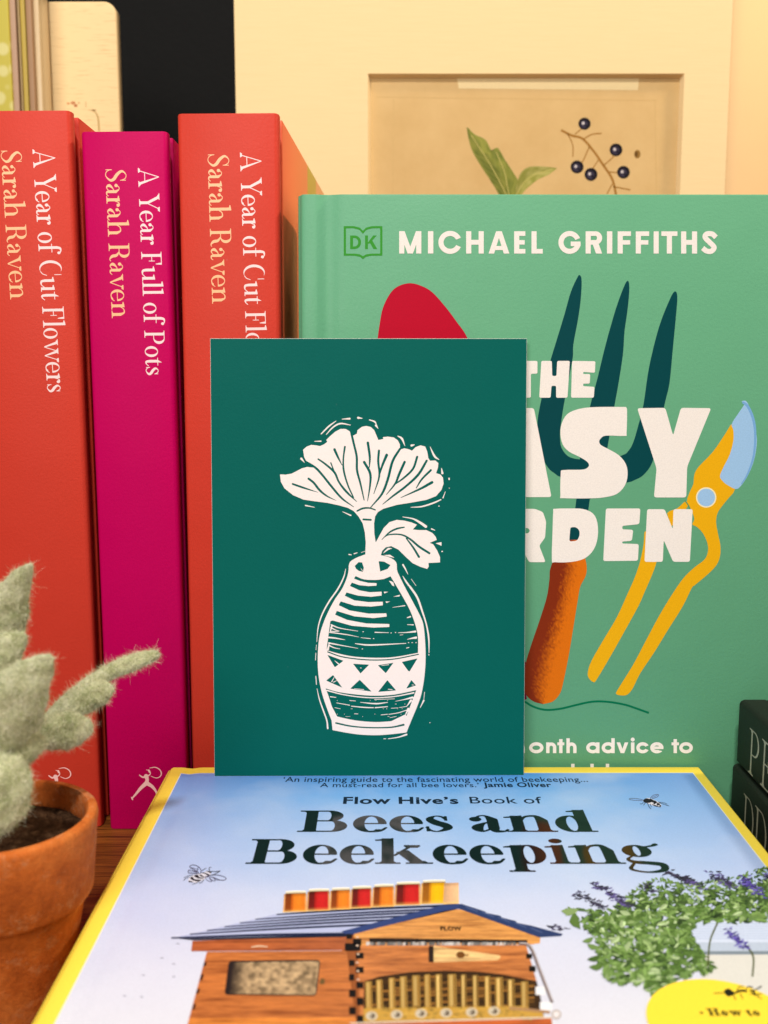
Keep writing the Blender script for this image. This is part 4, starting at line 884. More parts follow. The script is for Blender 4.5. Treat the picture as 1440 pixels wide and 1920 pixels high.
c.poly(q7((162, 540), (168, 538), (200, 540), (240, 533), (272, 517), (310, 497), (345, 488), (385, 492), (410, 500), (370, 480), (340, 450), (325, 420), (318, 372), (340, 352), (372, 339), (405, 342), (432, 347), (460, 335), (482, 318), (474, 306), (500, 280), (535, 250), (570, 231), (605, 231), (632, 247), (645, 278), (660, 275), (682, 262), (685, 240), (715, 217), (745, 211), (775, 218), (798, 240), (815, 280), (826, 306), (860, 299), (856, 287), (890, 283), (930, 289), (957, 308), (971, 335), (972, 372), (1000, 362), (1030, 368), (1053, 378), (1078, 354), (1110, 342), (1142, 350), (1156, 385), (1163, 428), (1175, 446), (1210, 444), (1231, 462), (1228, 492), (1216, 530), (1245, 539), (1262, 560), (1266, 600), (1252, 642), (1215, 685), (1150, 710), (1050, 728), (950, 744), (860, 770), (823, 792), (804, 822), (797, 870), (799, 940), (808, 998), (830, 958), (862, 900), (900, 861), (950, 845), (1000, 850), (1050, 862), (1087, 878), (1058, 910), (1100, 914), (1150, 914), (1190, 933), (1212, 958), (1220, 980), (1172, 1000), (1196, 1010), (1222, 1050), (1242, 1096), (1242, 1132), (1164, 1136), (1166, 1160), (1155, 1176), (1110, 1162), (1058, 1138), (1008, 1092), (960, 1045), (912, 1022), (876, 1030), (852, 1054), (842, 1085), (820, 1120), (740, 1130), (738, 1060), (741, 1000), (735, 930), (720, 868), (692, 822), (660, 786), (620, 764), (560, 747), (480, 730), (400, 720), (320, 708), (250, 678), (192, 632), (168, 588)))
c.poly(smooth(q8((650, 178), (580, 205), (530, 235), (514, 265), (510, 320), (495, 380), (455, 470), (400, 550), (350, 640), (305, 740), (270, 850), (255, 960), (251, 1100), (262, 1230), (290, 1360), (330, 1480), (368, 1580)), 4)+q8((376, 1660))+smooth(q8((480, 1680), (600, 1697), (740, 1703), (870, 1695), (1000, 1680)), 4)+smooth(q8((1040, 1580), (1090, 1460), (1127, 1350), (1152, 1200), (1161, 1050), (1156, 900), (1142, 770), (1112, 690), (1060, 590), (990, 460), (940, 360), (920, 310), (913, 245), (862, 205), (790, 185)), 4))
for pts, w in (([(326, 445), (400, 492), (450, 545), (510, 620), (580, 700), (660, 758)], (5, 7, 7, 7, 6, 2)), ([(248, 603), (320, 628), (420, 660)], (6, 6, 1)), ([(355, 567), (390, 595), (430, 645), (480, 685), (542, 715)], (7, 7, 7, 5, 1)),
    ([(420, 435), (470, 470), (530, 525), (560, 590), (610, 655), (680, 722)], (5, 6, 7, 6, 7, 2)), ([(505, 460), (530, 525)], (4, 4)), ([(530, 370), (550, 415), (580, 475)], (8, 7, 2)), ([(600, 352), (590, 430), (592, 510), (620, 610), (658, 694)], (6, 5, 6, 5, 4)),
    ([(644, 262), (660, 330), (680, 420), (682, 510), (705, 600), (730, 712)], (7, 7, 7, 7, 6, 3)), ([(755, 325), (768, 420), (765, 490)], (8, 7, 3)), ([(730, 455), (770, 530), (770, 610), (753, 718)], (8, 8, 6, 2)),
    ([(830, 378), (825, 450), (832, 550), (795, 670)], (7, 7, 6, 2)), ([(882, 408), (852, 480), (832, 545)], (9, 7, 4)), ([(972, 366), (922, 450), (890, 570), (850, 670), (775, 760)], (7, 8, 8, 7, 3)),
    ([(1003, 455), (965, 540), (940, 600), (880, 675)], (8, 8, 6, 2)), ([(1088, 420), (1060, 500), (1000, 560), (945, 600)], (7, 7, 6, 4)), ([(1152, 446), (1095, 540), (1010, 620), (930, 680), (855, 740)], (7, 8, 7, 6, 2)),
    ([(1180, 510), (1120, 570), (1082, 630)], (7, 6, 3)), ([(1188, 592), (1110, 635), (978, 695)], (9, 7, 2)), ([(683, 785), (720, 768), (765, 765), (805, 778)], (5, 6, 5, 4)), ([(725, 842), (775, 845)], (6, 6)),
    ([(850, 978), (900, 930), (950, 905), (1000, 895)], (2, 5, 6, 4)), ([(862, 965), (900, 945), (980, 945), (1040, 975), (1100, 1025), (1170, 1070)], (1, 4, 5, 6, 7, 7)), ([(1015, 970), (1060, 1030), (1100, 1095)], (4, 6, 7))): D7(pts, w)
c.poly(q8((563, 275), (595, 243), (625, 245), (640, 290), (632, 325), (600, 318), (575, 300)), True); c.poly(q8((605, 285), (628, 310), (632, 325)))
c.poly(q8((765, 235), (810, 238), (865, 268), (840, 300), (778, 322)), True)
c.poly(smooth(q8((570, 360), (640, 388), (740, 393), (810, 385)), 3)+smooth(q8((865, 362), (930, 470), (1010, 610), (1050, 700), (1080, 790), (1097, 880), (1097, 1003)), 3)+smooth(q8((1097, 1008), (900, 1043), (740, 1050), (560, 1040), (430, 1015), (325, 985)), 3)+q8((357, 742), (375, 735), (405, 670), (435, 590), (485, 515), (530, 430)), True)
for pts in ([(545, 378), (610, 402), (680, 418), (747, 420), (747, 441), (680, 445), (600, 437), (530, 412)], [(515, 440), (600, 480), (690, 497), (790, 492), (790, 525), (700, 535), (590, 525), (478, 494)], [(470, 522), (560, 565), (680, 580), (800, 577), (800, 607), (700, 618), (560, 610), (434, 570)], [(415, 600), (520, 650), (680, 677), (830, 675), (833, 702), (720, 715), (560, 700), (396, 650)], [(388, 682), (500, 730), (660, 760), (855, 765), (855, 790), (720, 795), (540, 780), (360, 730)], [(852, 400), (872, 404), (890, 415), (897, 448), (880, 440)], [(345, 925), (352, 925), (345, 985), (325, 985)], [(365, 768), (378, 778), (360, 830), (352, 830)], [(808, 492), (848, 493), (812, 507)], [(885, 535), (945, 518), (940, 532)], [(822, 574), (862, 575), (830, 588)]): c.poly(q8(*pts))
for pts, w in (([(365, 772), (440, 800), (590, 825)], (9, 6, 3)), ([(362, 795), (400, 815), (435, 825)], (8, 6, 2)), ([(362, 826), (400, 828), (430, 826)], (6, 5, 2)), ([(352, 835), (500, 855), (600, 875)], (7, 6, 2)), ([(615, 880), (695, 888)], (3, 5)), ([(735, 835), (850, 838)], (7, 3)), ([(930, 838), (1000, 836), (1075, 828)], (3, 6, 13)), ([(345, 878), (400, 884), (480, 898)], (11, 9, 3)), ([(1005, 895), (1045, 885), (1080, 880)], (2, 9, 15)), ([(345, 925), (450, 945), (590, 970)], (10, 6, 3)), ([(580, 932), (700, 942), (995, 928)], (6, 10, 4)), ([(345, 945), (390, 965), (440, 975)], (9, 6, 3)), ([(880, 625), (985, 610)], (2, 7)), ([(1005, 712), (1032, 703)], (5, 10)), ([(1005, 770), (1058, 772)], (3, 7)), ([(1000, 968), (1020, 962)], (5, 5)), ([(945, 858), (970, 855)], (3, 3))): W8(pts, w)
for x, y in ((632, 830), (625, 975), (868, 840), (720, 888), (1015, 922), (1045, 922), (1078, 922), (905, 836), (568, 930)): W8([(x, y), (x+5, y)], 5)
D8([(335, 1000), (450, 1040), (600, 1062), (740, 1069), (900, 1060), (1100, 1021)], 7)
for T3 in ([(332, 1025), (468, 1075), (395, 1130)], [(548, 1100), (685, 1108), (612, 1182)], [(758, 1113), (890, 1092), (825, 1180)], [(960, 1085), (1093, 1055), (1022, 1172)], [(380, 1195), (458, 1302), (322, 1242)], [(605, 1235), (705, 1335), (525, 1310)], [(838, 1238), (912, 1325), (760, 1338)], [(1040, 1237), (1080, 1283), (998, 1310)]): c.poly(fillet(q8(*T3), 1.2), True)
for pts, w in (([(395, 1075), (425, 1100)], (3, 8)), ([(560, 1310), (640, 1318)], (3, 4)), ([(370, 1250), (390, 1215)], (7, 3)), ([(385, 1255), (415, 1240)], (6, 2)), ([(790, 1115), (850, 1108)], (3, 4)), ([(845, 1315), (880, 1318)], (4, 4)), ([(1045, 1278), (1060, 1280)], (3, 4)), ([(612, 1135), (618, 1136)], (5, 5)), ([(1005, 1160), (1025, 1168)], (3, 7))): W8(pts, w)
c.poly(smooth(q8((318, 1308), (430, 1340), (600, 1362), (740, 1370), (900, 1360), (1082, 1323)), 3)+q8((1045, 1420), (1000, 1540), (985, 1530))+smooth(q8((870, 1585), (740, 1592), (600, 1582), (500, 1565), (415, 1545)), 3)+q8((370, 1460), (345, 1380)), True)
for pts, w in (([(330, 1325), (450, 1357), (600, 1380), (740, 1387), (900, 1376), (1062, 1345)], (9, 7, 7, 7, 7, 9)), ([(358, 1378), (405, 1384)], (7, 4)), ([(730, 1402), (900, 1396)], (4, 3)), ([(905, 1417), (980, 1402), (1050, 1385)], (2, 6, 14)), ([(520, 1410), (570, 1414)], (4, 4)), ([(610, 1425), (740, 1437), (840, 1426)], (3, 9, 4)), ([(410, 1430), (520, 1450)], (4, 5)), ([(535, 1458), (640, 1468), (720, 1471)], (5, 7, 6)), ([(735, 1471), (840, 1462)], (7, 5)), ([(870, 1476), (930, 1472)], (3, 3)), ([(1000, 1462), (1038, 1410)], (3, 15)), ([(850, 1527), (930, 1514), (1005, 1490)], (4, 5, 5)), ([(560, 1522), (590, 1523)], (4, 4)), ([(785, 1532), (840, 1526)], (4, 4)), ([(985, 1545), (1015, 1480)], (4, 14)), ([(395, 1470), (440, 1480)], (3, 3)), ([(860, 1555), (915, 1545)], (3, 3)), ([(940, 1470), (1000, 1460)], (3, 4))): W8(pts, w)
for i in range(26): x, y = rnd.uniform(400, 990), rnd.choice((1410, 1440, 1480, 1525, 1545)); W8([(x, y), (x+4, y)], 3)
D8([(405, 1600), (520, 1625), (640, 1637), (760, 1640), (880, 1635), (975, 1615)], (10, 9, 8, 8, 9, 12))
for pts, w in (([(487, 300), (470, 370), (420, 470), (350, 570), (290, 680), (255, 790), (243, 915)], (3, 8, 10, 10, 9, 7, 3)), ([(240, 940), (236, 985)], 3), ([(235, 1010), (232, 1070)], 4), ([(235, 1205), (240, 1275)], 5), ([(245, 1310), (265, 1400), (300, 1500), (328, 1580), (335, 1645)], (3, 7, 9, 9, 11)), ([(970, 265), (990, 300), (1012, 345)], (11, 9, 3)), ([(968, 360), (995, 405), (1020, 440)], (3, 11, 11)), ([(1028, 448), (1090, 540), (1130, 650), (1165, 760), (1187, 880), (1190, 1008)], (13, 14, 12, 9, 10, 4)), ([(1040, 385), (1080, 442)], (3, 3)), ([(1188, 1020), (1189, 1028)], 5), ([(1152, 1340), (1146, 1400)], (4, 3)), ([(1145, 1410), (1115, 1472)], (11, 3)), ([(808, 1733), (826, 1733)], 4), ([(845, 1733), (930, 1720), (1000, 1697)], (4, 7, 12)), ([(1195, 1597), (1198, 1597)], 5), ([(515, 178), (535, 182)], (8, 5)), ([(558, 172), (585, 163)], (7, 4)), ([(618, 162), (650, 150)], 3), ([(1300, 153), (1302, 153)], 6)): W8(pts, w)
c.poly(q8((800, 172), (815, 150), (845, 122), (882, 126), (845, 140))); c.poly(q8((803, 184), (860, 180), (902, 207), (850, 196)))
for pts, w in (([(440, 265), (490, 215), (540, 178)], (6, 9, 4)), ([(475, 268), (520, 220), (570, 195), (638, 205)], (4, 8, 9, 4)), ([(580, 165), (632, 162)], (3, 11)), ([(690, 156), (718, 160)], (13, 3)), ([(765, 170), (800, 182), (812, 200)], (5, 9, 4)), ([(810, 208), (824, 228)], (13, 3)), ([(395, 315), (438, 314)], (3, 8)), ([(306, 432), (327, 457)], (13, 3)), ([(957, 279), (985, 297), (1005, 345)], (4, 12, 3)), ([(1050, 343), (1068, 338)], (13, 5)), ([(1175, 352), (1205, 415), (1235, 438)], (3, 12, 4)), ([(1252, 497), (1258, 530)], (4, 13)), ([(1303, 565), (1304, 572)], 8), ([(1304, 630), (1305, 632)], 4), ([(1278, 655), (1262, 697)], (3, 6)), ([(1045, 760), (1120, 755), (1200, 730), (1248, 708)], (3, 8, 9, 6)), ([(335, 748), (395, 760)], (8, 3)), ([(585, 790), (640, 815)], (3, 8)), ([(990, 825), (1060, 838), (1110, 865), (1146, 890)], (3, 8, 14, 16)), ([(1185, 906), (1207, 915)], (8, 4)), ([(1234, 752), (1236, 752)], 6), ([(1255, 1058), (1258, 1058)], 7)): W7(pts, w)
c.poly(q7((1212, 1003), (1252, 995), (1252, 1020)))
art = Art().add(fill(c.loops(.06)), srgb(250, 236, 230), 0)
printed('vase_print', art, lambda x, y: (hit(x, y, PC, NC), NC), paper('print_white', srgb(250, 236, 230), .5, .35, .05), card, card, eps=.00005)

# ---- two black books stacked flat at the right
t = NT('black_cloth'); t.col(t.mix(t.noise(40, 3), (.006, .007, .005), (.014, .013, .010))); t.rough(.55, .25); t.bump(t.noise(1500, 2), .35, .0003); BLACK = t.m
def flat_black(label, x, y0, y1, z0, z1, w, txt, px):
    b = thing('black_book', label, 'book', (x, y1, z0), (0, 0, 0), 'black books stacked flat'); h = z1-z0
    sp = [(.0, .0014), (.0005, .0005), (.0016, 0), (.0092, 0), (.0092, .0024), (.0026, .0030), (.0026, h-.0030), (.0092, h-.0024), (.0092, h), (.0016, h), (.0005, h-.0005), (0, h-.0014)]
    prism('spine', sp, y0-y1, 0, 'y', BLACK, b, .0006)
    box('front_cover', (.0093, y0-y1, h-.0024), (w, 0, h), BLACK, b); box('back_cover', (.0093, y0-y1, 0), (w, 0, .0024), BLACK, b)
    box('page_block', (.0094, y0-y1+.004, .0025), (w-.004, -.004, h-.0025), PAGES, b, .0003)
    n = Vector((-1, 0, 0)); A = Art()
    for ch, (u0, vt, vb, adv) in zip(txt, px):
        (V, P_), ad = serif_glyph(ch, .075, .03, .95, .64)
        a_ = hit(u0, vb, (x, 0, 0), n); tp = hit(u0, vt, (x, 0, 0), n); hg = (tp-a_).z
        A2 = Art().add((V, P_), srgb(176, 170, 150)); o = len(A.V)
        A.V += [(a_.y-q[0]*hg, a_.z+q[1]*hg, 0) for q in A2.V]; A.P += [tuple(i+o for i in f) for f in A2.P]; A.C += A2.C
    printed('spine_lettering', A, lambda p, q: (Vector((x, p, q)), n), FOIL, b, b)
    return b
def F_(c): return c
yS = .3335
xa = at_y(1373, 1440, yS).x; xb = at_y(1383, 1330, yS).x
zt2 = at_y(1383, 1309, yS).z; zt1 = at_y(1373, 1429, yS).z
GC.clear()
flat_black('black clothbound book at the bottom of the stack right of the blue book', xa, .10, yS, 0, zt1-.0002, .16, 'DD', [(1391, 1482, 1562, 0), (1412, 1504, 1592, 0)])
flat_black('black clothbound book on top of the stack right of the blue book', xb, .115, yS-.001, zt1, zt2, .15, 'PE', [(1402, 1360, 1446, 0), (1425, 1380, 1470, 0)])

# ---- botanical picture in a bevelled mount
YM = .60
t = NT('mount_board'); fb = t.noise(70, 5, .7, None, (.5, 1, 12)); t.col(t.mix(fb, srgb(236, 206, 152), srgb(243, 217, 167))); t.rough(.75, .2); t.bump(t.noise(300, 3, .6, None, (.25, 1, 5)), .2, .0005); MOUNT = t.m
px = lambda u, v: at_y(u, v, YM)
xl, xr = px(442, 180).x, px(1366, 200).x; z0m, z1m = 0.0, px(700, -190).z
pic = thing('mounted_picture', 'cream mount with a botanical picture of dark berries on a sprig', 'picture', (0, YM, 0), (0, 0, 0))
wl, wr, wt, wbm = px(690, 200).x, px(1281, 200).x, px(985, 138).z, px(985, 900).z
d = .0034; bvl = .0016
def mount_mesh():
    V, P_ = [], []
    def ringp(y, x0, x1, z0, z1): 
        o = len(V); V.extend([(x0, y, z0), (x1, y, z0), (x1, y, z1), (x0, y, z1)]); return o
    a_ = ringp(0, xl, xr, z0m, z1m); b_ = ringp(0, wl, wr, wbm, wt); e_ = ringp(d, wl+bvl, wr-bvl, wbm+bvl, wt-bvl); f_ = ringp(d, xl, xr, z0m, z1m)
    for i in range(4):
        j = (i+1) % 4
        P_.append((a_+i, a_+j, b_+j, b_+i)); P_.append((b_+i, b_+j, e_+j, e_+i)); P_.append((e_+i, e_+j, f_+j, f_+i)); P_.append((f_+i, f_+j, a_+j, a_+i))
    return V, P_
solid('mount', *mount_mesh(), MOUNT, pic)
# mount's right edge bent back, shaped to catch a bright strip of light
cv = [(xr+.0002, .0)]+[(xr+.052*math.sin(a_*math.pi/20), .040*(1-math.cos(a_*math.pi/20))) for a_ in range(1, 11)]+[(xr+.0505, .041)]+[(xr+.0505*math.sin(a_*math.pi/20), .0015+.0385*(1-math.cos(a_*math.pi/20))) for a_ in range(9, 0, -1)]+[(xr+.0002, .0015)]
FOLD = paper('bent_card', srgb(230, 190, 138), .75, .12, .05)
prism('mount_fold', cv, z0m, z1m, 'z', FOLD, pic, .0002, 1, 60)
t = NT('aged_paper'); t.col(t.mix(t.noise(26, 5, .7), srgb(198, 160, 102), srgb(226, 192, 136))); t.rough(.8, .15); AGED = t.m
V, Pq = box_vp(xl+.002, d+.0002, z0m, xr-.002, d+.002, z1m-.002); prn = solid('print_sheet', V, Pq, AGED, pic)
def on_pic(x, y): return (at_y(x, y, YM+d+.0002), Vector((0, -1, 0)))
art = P = Art()
P.raw([(857, 147), (1198, 147), (1196, 169), (860, 166)], srgb(240, 214, 160), 1)
for q in ([(706, 182), (1232, 188)], [(738, 186), (736, 420)], [(1228, 190), (1232, 420)]): P.rib(q, 1.2, srgb(212, 176, 118), 1)
LG1, LG2, LG3 = srgb(142, 142, 62), srgb(108, 116, 46), srgb(176, 168, 96)
def leaf_col(c1, c2, c3):
    N = np.random.RandomState(9).rand(14, 8)
    def f(u, v):
        i, j = u*12.99, v*6.99; i0, j0 = int(i), int(j); fi, fj = i-i0, j-j0
        n_ = (N[i0, j0]*(1-fj)+N[i0, j0+1]*fj)*(1-fi)+(N[i0+1, j0]*(1-fj)+N[i0+1, j0+1]*fj)*fi
        k2 = min(1, max(0, (n_-.25)*1.8)); vein = .18*max(0, math.cos((u*9+abs(v-.5)*5)*6.28))
        q = (np.array(c1)*(1-k2)+np.array(c2)*k2)*(1-vein)+np.array(c3)*vein
        return tuple(q*(1.12 if v > .52 else .92))
    return f
P.loft([(875, 239), (879, 262), (886, 284), (902, 312), (918, 336), (934, 362), (946, 384)], [(877, 239), (890, 252), (910, 262), (922, 282), (933, 277), (946, 298), (964, 326), (971, 340), (966, 360), (960, 384)], 60, 24, leaf_col(LG2, LG1, LG3), 1)
P.loft([(1044, 315), (1016, 312), (992, 313), (978, 322), (970, 340), (964, 366), (960, 380)], [(1044, 316), (1028, 328), (1010, 336), (994, 348), (982, 360), (972, 376), (968, 384)], 40, 18, leaf_col(LG1, LG3, LG3), 3)
for q in ([(884, 254), (920, 310), (952, 370)], [(930, 285), (945, 320), (955, 368)], [(966, 368), (990, 335), (1036, 316)]): P.rib(q, .8, srgb(188, 176, 100), 5)
ST_ = srgb(164, 116, 52)
for q, w_ in (([(1052, 244), (1072, 254), (1092, 260), (1112, 282), (1130, 308), (1148, 336), (1156, 370)], 2.2), ([(1064, 250), (1074, 272), (1074, 294)], 1.0), ([(1092, 262), (1110, 252), (1128, 250)], 1.2), ([(1105, 275), (1094, 300), (1086, 312)], 1.1), ([(1132, 310), (1148, 296), (1156, 284)], 1.1), ([(1138, 322), (1160, 324)], 1.1), ([(1150, 350), (1182, 356)], 1.2), ([(1148, 345), (1138, 364)], 1.1), ([(1078, 252), (1092, 240)], 1.0), ([(1122, 300), (1110, 318)], 1.0)): P.rib(q, w_, ST_, 2)
for x, y, r_ in ((1096, 232, 11.5), (1155, 281, 12), (1082, 313, 12.2), (1108, 327, 12.2), (1169, 323, 12)):
    P.add((ellipse(x, y, r_, r_, 28), [tuple(range(28))]), srgb(28, 24, 32), 4); P.add((ellipse(x-1, y+1, r_*.6, r_*.62, 24), [tuple(range(24))]), srgb(58, 52, 70), 5); P.add((ellipse(x-2.5, y-1, 2.6, 3, 14), [tuple(range(14))]), srgb(206, 196, 196), 6); P.add((ellipse(x+3, y+4, 2, 2, 12), [tuple(range(12))]), srgb(14, 12, 16), 6)
P.add((ellipse(1195, 289, 6, 8, 20), [tuple(range(20))]), srgb(150, 112, 54), 4); P.add((ellipse(1193, 289, 3, 5, 14), [tuple(range(14))]), srgb(106, 74, 34), 5)
printed('berry_sprig_print', art, on_pic, INK, prn, pic)

# ---- cream rounded board and slim items at the back left
YBd = .615
t = NT('pale_board'); lines = t.noise(22, 3, .6, None, (3, 1, 60)); t.col(t.mix(t.math('MULTIPLY', t.math('MAXIMUM', t.math('SUBTRACT', lines, .56), 0), 5.0), srgb(238, 206, 152), srgb(196, 156, 100))); t.rough(.6, .3); PALE = t.m
bt = at_y(150, 2, YBd).z; bxr, bxl = at_y(221, 120, YBd).x, at_y(30, 120, YBd).x; rr = .0072
o2 = [(bxl, 0), (bxr, 0)]+[(bxr-rr+rr*math.cos(i*math.pi/16), bt-rr+rr*math.sin(i*math.pi/16)) for i in range(9)]+[(bxl, bt)]
bd = thing('rounded_board', 'tall cream board with a rounded corner standing at the back left', 'board', (0, YBd, 0))
prism('board', o2, 0, .009, 'y', PALE, bd, .0012, 3)
art = P = Art()
for x, y, w_, h_, cc in ((128, 194, 6, 2, (214, 150, 96)), (137, 193, 9, 3, (196, 130, 84)), (142, 198, 7, 3, (186, 120, 76)), (148, 193, 3, 2, (200, 150, 100)), (161, 196, 1.5, 6, (190, 156, 104))): P.poly(ellipse(x, y, w_/2, h_, 12), srgb(*cc), 1)
P.rib([(166, 206), (178, 210), (184, 222), (186, 246)], [.4, 1.0, 1.6, 1.6], srgb(190, 156, 98), 1); P.rib([(172, 206), (180, 207)], [1.2, 1.2], srgb(150, 116, 70), 2)
printed('board_drawing', art, lambda x, y: (at_y(x, y, YBd), Vector((0, -1, 0))), INK, bd, bd)
def slim(name, label, u0, u1, y0, dep, c_, vt=-90, rough=.5, spots=False):
    a_, b_ = at_y(u0, 120, y0), at_y(u1, 120, y0); h_ = at_y(u0, vt, y0).z
    o = thing(name, label, 'book', ((a_.x+b_.x)/2, y0, 0), (0, 0, 0)); w_ = (b_-a_).x
    if spots:
        t = NT('olive_patterned_cover'); v_ = t.n('ShaderNodeTexVoronoi'); v_.inputs['Scale'].default_value = 115; t.l(t.n('ShaderNodeTexCoord').outputs['Object'], v_.inputs['Vector'])
        t.col(t.mix(t.ramp(v_.outputs['Distance'], [(.30, (1,)*3), (.46, (0,)*3)]), c_, srgb(206, 196, 124))); t.rough(.55, .3); m_ = t.m
    else: m_ = paper(name+'_paper', c_, rough, .35, .05)
    prism('spine', [(-w_/2+.0004, 0), (w_/2-.0004, 0), (w_/2, .0004), (w_/2, .004), (-w_/2, .004), (-w_/2, .0004)], 0, h_, 'z', m_, o, .0003)
    e_ = min(.0016, w_*.3)
    box('back_cover', (-w_/2, .0041, 0), (-w_/2+e_, dep, h_), m_, o, .0002); box('front_cover', (w_/2-e_, .0041, 0), (w_/2, dep, h_), m_, o, .0002)
    box('page_block', (-w_/2+e_+.0001, .0042, .002), (w_/2-e_-.0001, dep-.002, h_-.003), PAGES, o, .0002); return o
slim('slim_book', 'olive green slim book with pale spots at the top left corner', -60, 20, .588, .02, srgb(186, 172, 62), spots=True)
slim('slim_book', 'brown slim book with a pale spine edge, beside the spotted olive one', 21.5, 33, .590, .018, srgb(176, 142, 116))
slim('slim_book', 'thin white slim book between the brown and olive spines', 33.6, 40.5, .594, .014, srgb(200, 170, 116))
slim('slim_book', 'narrow olive yellow slim book at the back left', 41.5, 51, .591, .018, srgb(190, 162, 66))
slim('slim_book', 'taupe slim book in front of the left end of the cream rounded board', 52, 63, .589, .018, srgb(160, 122, 86))
slim('slim_book', 'glossy pale slim book against the cream rounded board', 63.6, 77, .593, .016, srgb(206, 180, 138), rough=.3)

# ---- terracotta pot and felt plant
t = NT('terracotta'); n1 = t.noise(45, 5, .7); n2 = t.noise(700, 3, .8)
k = t.ramp(n1, [(.3, srgb(150, 68, 22)), (.5, srgb(196, 100, 36)), (.72, srgb(222, 130, 60))])
k = t.mix(t.ramp(t.noise(120, 5, .8), [(.53, (0,)*3), (.70, (.6,)*3)]), k, srgb(216, 160, 116)); t.col(t.mix(1.0, k, t.ramp(n2, [(.3, (.78,)*3), (.7, (1.06,)*3)]), 'MULTIPLY')); t.rough(.82, .2); t.bump(n2, .5, .0006); TERRA = t.m
PY = .244
rp = at_y(177, 1512, PY); cxp = at_y(2, 1512, PY).x; RR = rp.x-cxp; ZR = .0525
pot = thing('terracotta_pot', 'small terracotta pot holding the felt plant at lower left', 'plant pot', (cxp, PY, 0))
def lathe(name, prof, mat, parent, n=96, bev=None):
    V, P_ = [], []
    for r_, z in prof:
        for i in range(n):
            a_ = 2*math.pi*i/n; V.append((r_*math.cos(a_), r_*math.sin(a_), z))
    for k_ in range(len(prof)-1):
        for i in range(n): P_.append((k_*n+i, k_*n+(i+1) % n, (k_+1)*n+(i+1) % n, (k_+1)*n+i))
    P_.append(tuple(range(n-1, -1, -1))); P_.append(tuple((len(prof)-1)*n+i for i in range(n)))
    return mesh_ob(name, V, P_, mat, parent, None, 50)
zb_ = .029
lathe('pot_body', [(RR*.60, 0), (RR*.62, .0008), (RR*.80, zb_-.003), (RR*.845, zb_+.002), (RR*.80, zb_+.0028)], TERRA, pot)
lathe('rim', [(RR*.82, zb_+.003), (RR*.90, zb_+.0022), (RR*.925, zb_+.0032), (RR*.985, ZR-.004), (RR, ZR-.0016), (RR*.992, ZR-.0005), (RR*.97, ZR), (RR*.90, ZR), (RR*.875, ZR-.0008), (RR*.86, ZR-.003), (RR*.84, ZR-.012)], TERRA, pot)
t = NT('dark_felt_soil'); n1 = t.noise(600, 4, .8); t.col(t.ramp(n1, [(.3, srgb(40, 24, 14)), (.55, srgb(88, 62, 42)), (.75, srgb(136, 106, 80))])); t.rough(1, .1); t.bump(n1, 1, .0012); SOIL = t.m
def disc(name, r_, z, mat, parent, n=40, m=14):
    V, P_ = [(0, 0, z+.0015)], []
    for j in range(1, m+1):
        for i in range(n): a_ = 2*math.pi*i/n; q = r_*j/m; V.append((q*math.cos(a_), q*math.sin(a_), z+.0015*(1-(j/m)**2)+rnd.uniform(-1, 1)*.0004))
    for i in range(n): P_.append((0, 1+i, 1+(i+1) % n))
    for j in range(m-1):
        for i in range(n): a_ = 1+j*n; P_.append((a_+i, a_+n+i, a_+n+(i+1) % n, a_+(i+1) % n))
    return V, P_
def fuzz(V, P_, count, ln, wd, base_idx, seed, lay=.5):
    """short curved felt fibres as thin blades growing from the faces P_"""
    r_ = random.Random(seed); tri = []
    for p in P_:
        for k_ in range(1, len(p)-1): tri.append((p[0], p[k_], p[k_+1]))
    A = [np.array(v) for v in V]; ar = [np.linalg.norm(np.cross(A[b]-A[a_], A[c_]-A[a_])) for a_, b, c_ in tri]
    NV_, NP_ = [], []
    for a_, b, c_ in r_.choices(tri, weights=ar, k=count):
        u, w_ = r_.random(), r_.random()
        if u+w_ > 1: u, w_ = 1-u, 1-w_
        p = A[a_]+(A[b]-A[a_])*u+(A[c_]-A[a_])*w_; nn = np.cross(A[b]-A[a_], A[c_]-A[a_]); nn = nn/(np.linalg.norm(nn)+1e-12)
        d_ = nn*(1-lay*r_.random())+np.array([r_.gauss(0, 1) for _ in range(3)])*lay; d_ /= np.linalg.norm(d_)
        s_ = np.cross(d_, [r_.gauss(0, 1) for _ in range(3)]); s_ /= np.linalg.norm(s_)+1e-12
        L = ln*r_.choice((.5, .7, 1, 1, 1.4, 2.4 if r_.random() < .25 else .8)); bnd = np.array([r_.gauss(0, 1) for _ in range(3)])*L*.35; o = base_idx+len(NV_)
        for f, ww in ((0, 1), (.5, .8), (1, .25)):
            q = p+d_*L*f+bnd*f*f; NV_ += [tuple(q-s_*wd*ww), tuple(q+s_*wd*ww)]
        NP_ += [(o, o+1, o+3, o+2), (o+2, o+3, o+5, o+4)]
    return NV_, NP_
V, P_ = disc('soil', RR*.862, ZR-.0065, SOIL, pot); fv, fp = fuzz(V, P_, 6000, .0013, .00004, len(V), 3, .8)
mesh_ob('soil', V+fv, P_+fp, SOIL, pot)
plant = thing('felt_plant', 'fuzzy grey green felt plant with pointed leaves in the terracotta pot', 'plant', (cxp, PY, ZR-.005))
t = NT('felt'); n1 = t.noise(170, 5, .75); n2 = t.noise(1500, 3, .8)
k = t.ramp(n1, [(.30, srgb(140, 150, 92)), (.48, srgb(200, 202, 154)), (.66, srgb(238, 236, 202)), (.8, srgb(212, 214, 168))]); t.col(t.mix(1.0, k, t.ramp(n2, [(.3, (.72,)*3), (.65, (1.08,)*3)]), 'MULTIPLY'))
t.rough(1, .1); t.b.inputs['Sheen Weight'].default_value = .3; t.b.inputs['Sheen Roughness'].default_value = .6; t.bump(n2, .9, .0008); FELT = t.m
invp = TM[plant.name].inverted()
